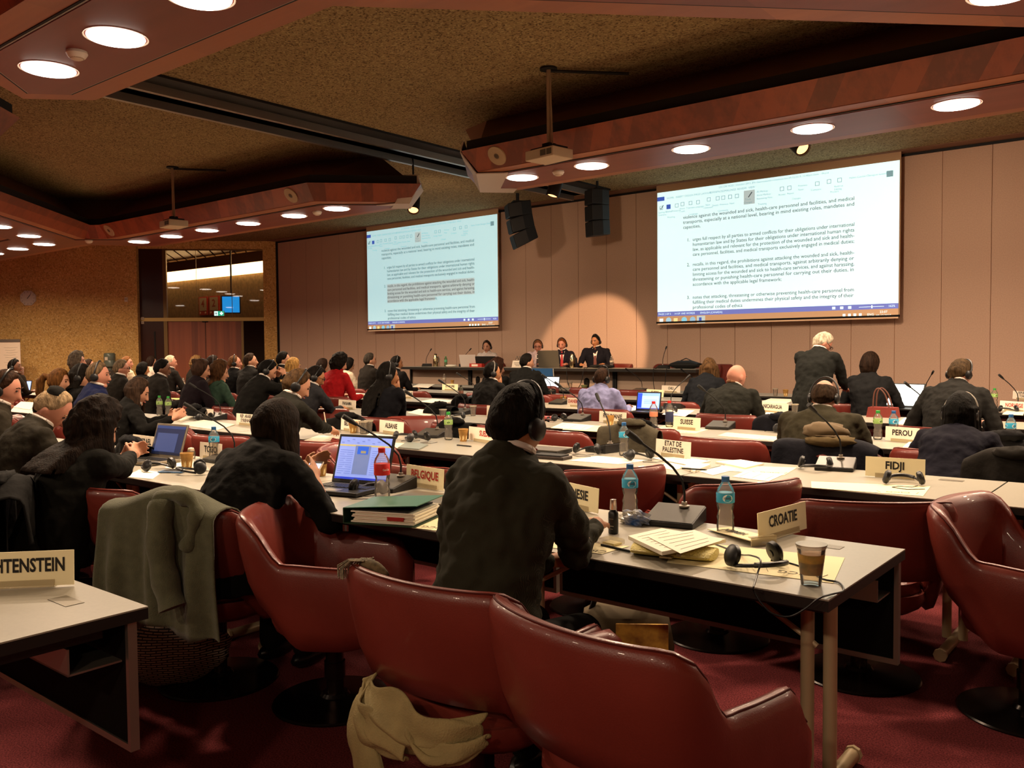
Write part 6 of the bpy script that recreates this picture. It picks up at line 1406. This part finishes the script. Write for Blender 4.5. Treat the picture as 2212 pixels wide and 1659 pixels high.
# ================================================================ garments and bags
M_COATG = mat('coat_grey_green', '565642', .9, noise_s=30, noise_a=.1, bump=.4, bump_s=260, sheen=.2, spec=.1)
M_BEIGE = mat('beige_cotton', '8a7a50', .85, noise_s=18, noise_a=.12, bump=.3, bump_s=200)
def drape(name, mt, root, width, front, back, zt, folds, amp, seed=0, top_r=.05, taper=.1, NU=64, NV=40):
    """cloth hung over a bar along local x at height zt: front and back drops, folds as ripples"""
    rings = []
    for j in range(NV+1):
        v = j/NV; L = v*(front+back)-front; row = []
        for i in range(NU+1):
            u = -1+2*i/NU; x = u*width*(1+taper*abs(L)/max(front, back))
            hang = min(1, max(0, (abs(L)-top_r)/.25))
            rip = amp*hang*(sin(folds*u*pi+seed)+.5*sin(folds*1.9*u*pi+seed*2+L*3)+.4*noise.noise(Vector((u*3, L*4, seed))))
            if abs(L) < top_r: a = L/top_r*pi/2; y = -top_r*sin(a)*-1; z = zt+top_r*.6*cos(a)-top_r*.6
            else: y = (top_r if L > 0 else -top_r); z = zt-top_r*.6-(abs(L)-top_r)
            z += .018*sin(u*4+seed)*(1-hang)-.04*u*u; y = y+(rip+.02*hang)*(1 if L > 0 else -1)
            z += .02*sin(u*7+seed)*(v in (0, 1))
            row.append((x, y, z))
        rings.append(row)
    o = MB().loft(rings, False, None, False).build(name, mt, root, True, 0)
    s = o.modifiers.new('s', 'SOLIDIFY'); s.thickness = .007; s.offset = 0; LATE.append(o); return o
# coat over the chair at left: local +y = outside of the backrest
def onchair(idx, name, lab, cat, dz=.0, dy=-.27):
    c = [o for o in COL.objects if o.name.startswith('swivel_armchair') and o.parent is None and o.get('label', '').startswith(idx)][0]
    a = c.rotation_euler.z; q = Vector((sin(a)*-dy, cos(a)*dy, 0))
    return thing(name, lab, cat, (c.location.x-sin(a)*dy, c.location.y+cos(a)*dy, 0), a)
t = onchair('red leather armchair with a grey-green coat', 'coat', 'grey-green wool coat hung over the back of an armchair', 'coat')
drape('coat_body', M_COATG, t, .28, .56, .30, .865, 3.2, .018, 1.3, .085, .12)
sl_ = MB().tube(smoothpts([Vector(v) for v in ((.05, -.09, .83), (.07, -.13, .75), (.09, -.145, .63), (.12, -.15, .52), (.15, -.155, .45))]), 0, 18, None, [.05+.004*sin(i*1.3) for i in range(17)]).build('sleeve', M_COATG, t)
MB().tube(smoothpts([Vector(v) for v in ((.0, -.06, .835), (.08, -.075, .86), (.16, -.07, .85), (.2, -.075, .80), (.19, -.09, .72), (.17, -.1, .66))]), 0, 14, None, [.028+.008*sin(i*1.1) for i in range(21)]).build('rolled_collar', M_COATG, t)
# beige jacket squeezed out under the backrest of the suited man's chair
t = thing('beige_jacket', 'beige cotton jacket on the suited man chair, sleeve hanging out below the back', 'jacket', (-1.67, 1.90, 0), 0)
def crumple(name, pts, widths, th, seed, m=M_BEIGE):
    """a flat folded length of cloth following a path: ribbon with creases"""
    P_ = smoothpts([Vector(p) for p in pts], 6); n = len(P_); rows = []
    for i, p in enumerate(P_):
        u = i/(n-1)*(len(widths)-1); k = min(int(u), len(widths)-2); w = Vector(widths[k]).lerp(Vector(widths[k+1]), u-k); row = []
        for q in range(15):
            v = -1+q/7; o = w*v; nn = noise.noise(Vector((v*1.6, i*.16, seed)))
            row.append(p+o+Vector((nn*.012, -th*(1-v*v)+nn*.028, nn*.02+.012*sin(v*5+i*.3))))
        rows.append(row)
    o = MB().loft(rows, False, None, False).build(name, m, t, True, 0); sd = o.modifiers.new('s', 'SOLIDIFY'); sd.thickness = .009; sd.offset = 0
    sb = o.modifiers.new('b', 'SUBSURF'); sb.levels = 1; sb.render_levels = 1; LATE.append(o); return o
crumple('jacket_body', [(-.21, -.24, .45), (-.12, -.30, .41), (.0, -.31, .40), (.10, -.29, .41), (.2, -.22, .43)], [(0, .0, .04), (.0, .01, .075), (0, .01, .065), (0, .0, .03)], .02, 1.2)
crumple('folded_flap', [(-.22, -.25, .46), (-.18, -.31, .40), (-.10, -.325, .36), (.02, -.32, .345)], [(.02, 0, .03), (.01, 0, .05), (.0, 0, .03)], .015, 4.1)
crumple('jacket_hem', [(.02, -.31, .40), (.1, -.31, .36), (.17, -.28, .37), (.22, -.22, .40)], [(0, 0, .03), (0, 0, .025), (0, 0, .012)], .012, 7.7)
pts = smoothpts([Vector(v) for v in ((-.19, -.26, .42), (-.20, -.30, .36), (-.16, -.32, .30), (-.115, -.33, .235), (-.085, -.335, .2))])
def oval(P_, rx, ry): 
    rings = []
    for i, p in enumerate(P_):
        d = (P_[min(i+1, len(P_)-1)]-P_[max(i-1, 0)]).normalized(); a = d.cross(Vector((0, 1, 0))).normalized(); b = Vector((0, 1, 0)); k = 1+.08*sin(i*1.4)
        rings.append([p+a*rx*k*(.8+.3*i/len(P_))*cos(2*pi*q/20)+b*ry*sin(2*pi*q/20) for q in range(20)])
    return rings
sl2 = MB().loft(oval(pts, .058, .024)).build('sleeve', M_BEIGE, t, True, 0)
MB().loft(oval([pts[-1]+(pts[-1]-pts[-2])*.02, pts[-1]+(pts[-1]-pts[-2])*.12], .050, .019)).build('cuff_lining', M_BLACK, sl2)
# scarf fringe on the chair top
p = atz(800, 1222, .80); t = thing('scarf', 'small bunch of multicoloured scarf fringe on the chair top of the suited man', 'scarf', p, radians(-20))
t.scale = (.75,)*3; mb = MB().tube(smoothpts([Vector(v) for v in ((.10, .03, -.02), (.05, .0, .008), (-.02, -.02, .01))]), 0, 12, None, [.008, .012, .016, .019, .02, .02, .02, .019, .016]); mb.build('scarf_roll', mat('scarf_olive', '5a4c34', .9, noise_s=40, noise_a=.5), t, True, 0)
mb = MB()
for i in range(34):
    a = random.uniform(-.05, .05); b = random.uniform(-.02, .03); mb.tube([(-.0+b, a*.5-.01, .025), (-.04+b+a*.3, a-.02, .02), (-.07+b*2+a*.5, a*1.4-.03, -.01), (-.06+b*2, a*1.5-.035, -.045)], .003, 5)
o = mb.build('fringe', mat('scarf_fringe', '4a4234', .9, noise_s=60, c2='8a7a60'), t); o['kind'] = 'stuff'
for px, py, wd, zt, hd, col, nm, lb in ((752, 912, .30, .87, 92, '0e0c0b', 'coat', 'black coat over a chair left of the long-haired woman'), (1360, 930, .26, .87, 100, '4a4436', 'jacket', 'grey-green jacket over a chair behind the second row bottle'), (1785, 972, .34, .90, 90, '16161c', 'coat', 'dark navy coat over the chair of the balding man'), (1690, 915, .26, .87, 80, '15151b', 'coat', 'dark navy coat over a chair beside the bald man'),
                                (952, 882, .22, .85, 90, '0f0e0d', 'coat', 'black coat over a chair left of GEORGIE papers'), (430, 890, .28, .86, 80, '100f10', 'coat', 'dark clothes over a chair behind GUATEMALA'), (290, 968, .24, .86, 80, '0e0e10', 'coat', 'black coat over a chair behind the dark-screened laptop'), (40, 1060, .30, .90, 60, '0f0d0b', 'coat', 'black coat over a chair at the left frame edge'), (2190, 1000, .26, .86, 80, '1c1916', 'coat', 'dark quilted coat over a chair at the right frame edge'), (1380, 922, .24, .84, 92, '0d0c0d', 'coat', 'black coat over a chair below the blue-screened laptop'), (985, 918, .2, .84, 92, '0e0d0c', 'coat', 'black garment on a chair behind the second row paper cup'), (2170, 950, .22, .84, 86, '100f10', 'coat', 'black coat over a chair behind the right edge bottle'), (1000, 862, .16, .84, 90, '0e0d0d', 'coat', 'black garment on a chair below ETHIOPIE')):
    p = atz(px, py, .80); zt = min(zt, .865); t = thing(nm, lb, nm, (p.x, p.y, 0), radians(hd-90)); m_ = cloth(col)
    drape('coat_body', m_, t, wd*.9, .42, .26, zt, 2.4, .016, px*.01, .06, .1, 36, 24)
    MB().ell((.03, -.045, zt-.005), (wd*.45, .05, .035), 20, 10, None, lambda d: 1+.35*noise.noise(d*3.3+Vector((px, 0, 0)))).build('collar', m_ if px != 1785 else cloth('5a4c34'), t, True, 0)
p = atz(1783, 972, .80); p.z = .90; t = thing('cap', 'brown folded cap resting on the navy coat of the balding man', 'cap', p, .2); MB().ell((0, 0, .01), (.13, .07, .055), 22, 12, None, lambda d: 1+.25*noise.noise(d*2.7)).build('crown', mat('brown_felt', '5a4a34', .9), t, True, 0); MB().ell((.03, -.03, -.01), (.11, .05, .008), 18, 8).build('brim', mat('brown_felt', '', .9), t)
# red tote bag
p = atz(1908, 905, .60); t = thing('tote_bag', 'dark red leather tote bag hanging by the short-haired woman', 'bag', aty(1908, 893, 8.6), radians(0)); t.location.z -= .28
MB().loft([[(x*w_, y*.07, z) for x, y in ((-1, -1), (1, -1), (1, 1), (-1, 1))] for w_, z in ((.17, 0), (.16, .12), (.12, .34))]).build('bag_body', mat('tote_red', '7a2c24', .5), t, False)
for s_ in (-.05, .05): MB().tube(smoothpts([Vector(v) for v in ((-.08, s_, .33), (-.07, s_, .47), (-.03, s_, .52), (.03, s_, .46), (.07, s_, .33))]), .007).build('handle', mat('tote_strap', '5a3428', .5), t)
# bags on the floor
t = thing('shoulder_bag', 'olive and yellow canvas bag on the floor beyond the nearest chair', 'bag', atz(1352, 1372, .17)-Vector((0, 0, .17)), radians(35))
MB().loft([[(x*w_, y*d_, z) for x, y in ((-1, -.7), (-.7, -1), (.7, -1), (1, -.7), (1, .7), (.7, 1), (-.7, 1), (-1, .7))] for w_, d_, z in ((.19, .1, 0), (.2, .12, .15), (.18, .09, .27), (.12, .05, .31))]).build('bag_body', mat('bag_olive', '4a3c24', .8), t); MB().box(-.05, .17, -.128, -.115, .08, .26).build('yellow_panel', mat('bag_yellow', 'c89a3c', .7, noise_s=18, c2='8a5c24'), t, False, bevel=.004)
MB().tube(smoothpts([Vector(v) for v in ((-.15, 0, .28), (-.1, -.05, .4), (.02, -.06, .42), (.12, 0, .3))]), .012).build('strap', M_BLACK, t)
t = thing('patterned_bag', 'black and grey dash-patterned soft bag on the floor under the coat', 'bag', atz(372, 1475, 0), radians(42))
m_ = mat('dash_pattern', '15110f', .8); nt = m_.node_tree; bt = nt.nodes.new('ShaderNodeTexBrick'); tc = nt.nodes.new('ShaderNodeTexCoord'); mp = nt.nodes.new('ShaderNodeMapping'); mp.inputs['Scale'].default_value = (1, 1, 1); mp.inputs['Rotation'].default_value = (pi/2, 0, 0)
bt.inputs['Color1'].default_value = (*srgb('a89a86'), 1); bt.inputs['Color2'].default_value = (*srgb('b8aa94'), 1); bt.inputs['Mortar'].default_value = (*srgb('15110f'), 1); bt.inputs['Scale'].default_value = 14; bt.inputs['Mortar Size'].default_value = .035; bt.inputs['Row Height'].default_value = .14; bt.inputs['Brick Width'].default_value = .6
nt.links.new(tc.outputs['Object'], mp.inputs[0]); nt.links.new(mp.outputs[0], bt.inputs[0]); nt.links.new(bt.outputs[0], nt.nodes['Principled BSDF'].inputs['Base Color'])
MB().ell((0, 0, .15), (.24, .12, .15), 32, 18, None, lambda d: 1+.13*noise.noise(d*2.2)).build('bag_body', m_, t, True, 0); MB().tube([(-.12, 0, .28), (-.05, -.02, .37), (.08, -.02, .36), (.13, 0, .26)], .012).build('strap', M_BLACK, t)
t = thing('hanging_strap', 'dark woven strap with buckle hanging from the nearest armchair seat', 'strap', (-1.03, 1.56, .44), radians(68-90+20)); MB().box(-.02, .02, -.004, 0, -.40, .0).box(-.07, -.045, -.004, 0, -.38, 0).build('webbing', mat('webbing', '2a2018', .8), t, False); MB().box(-.025, .025, -.008, .002, -.3, -.26).build('buckle', M_BLACK, t, False)
# flip chart and water cooler along the ochre wall
q = P0+DX*(diag(8, 750, 1.2)[0])+DN*1.2; zt_ = diag(20, 733, 1.2)[1]
t = thing('flip_chart', 'white flip chart easel at the left frame edge before the ochre wall', 'flip chart', (q.x, q.y, 0), RZ_D)
MB().box(-.38, .38, 0, .02, zt_-1.05, zt_-.06).build('paper_pad', mat('flip_paper', 'e8d4bc', .7), t, False); MB().box(-.38, .38, -.01, .03, zt_-.07, zt_).build('clamp_bar', M_ALU, t, False)
for x, y in ((-.3, 0), (.3, 0), (0, .5)): MB().tube([(x, y, 0), (x*.6, .03, zt_-.1)], .014).build('leg', M_ALU, t)
mb = MB()
for i in range(9): mb.tube([(.0+.03*(i % 3), -.002, zt_-.2-i*.06), (.15, -.002, zt_-.21-i*.06), (.32-.05*(i % 2), -.002, zt_-.195-i*.06)], .002, 4)
mb.build('pencil_sketch', M_PRT, t, False)['kind'] = 'stuff'
d_, z_ = diag(237, 780, .6); q = P0+DX*d_+DN*.6
t = thing('water_cooler', 'water cooler with blue-grey bottle before the ochre wall', 'water cooler', (q.x, q.y, 0), RZ_D)
MB().box(-.16, .16, -.16, .16, 0, .98).build('cabinet', mat('cooler_grey', '3a342c', .4), t, False, bevel=.01); MB().lathe([(.05, .98), (.06, 1.02), (.135, 1.06), (.14, 1.2), (.132, 1.22), (.14, 1.24), (.14, 1.36), (.12, 1.4), (.001, 1.41)], 24).build('water_bottle', mat('cooler_bottle', '6a7468', .15, alpha=.85), t); MB().box(-.07, .0, -.142, -.138, 1.22, 1.3).build('label', M_PLASTW, t, False)
for x in (-.06, .06): MB().box(x-.015, x+.015, -.19, -.16, .8, .84).build('tap', M_PLASTW, t, False)

# cables hanging from the head table
for px, dx, lb in ((1225, .1, 'thin dark cable hanging left of the blue folder'), (1262, -.15, 'thin dark cable looping below the fair-haired man'), (1412, .05, 'thin dark cable below the right part of the head table'), (1440, -.05, 'second thin dark cable below the right part of the head table')):
    a = aty(px, 800, HY-.01); t = thing('cable', lb, 'cable', (a.x, a.y, HT), 0, 'cables under the head table')
    MB().tube(smoothpts([Vector(v) for v in ((0, .06, .004), (0, -.012, -.01), (dx*.3, -.03, -.25), (dx, -.03, -.42), (dx*1.4, -.02, -.72))]), .006, 6).build('cord', M_BLACK, t)
    MB().box(-.012, .012, .05, .09, 0, .014).build('plug', M_BLACK, t, False)
# ================================================================ apply the modifiers of the sculpted meshes in one pass
bpy.context.view_layer.update()
_dg = bpy.context.evaluated_depsgraph_get()
for o in LATE:
    me = bpy.data.meshes.new_from_object(o.evaluated_get(_dg)); old = o.data
    mats = list(old.materials); o.modifiers.clear(); o.data = me
    if not me.materials:
        for q in mats: me.materials.append(q)
    me.polygons.foreach_set('use_smooth', [True]*len(me.polygons))
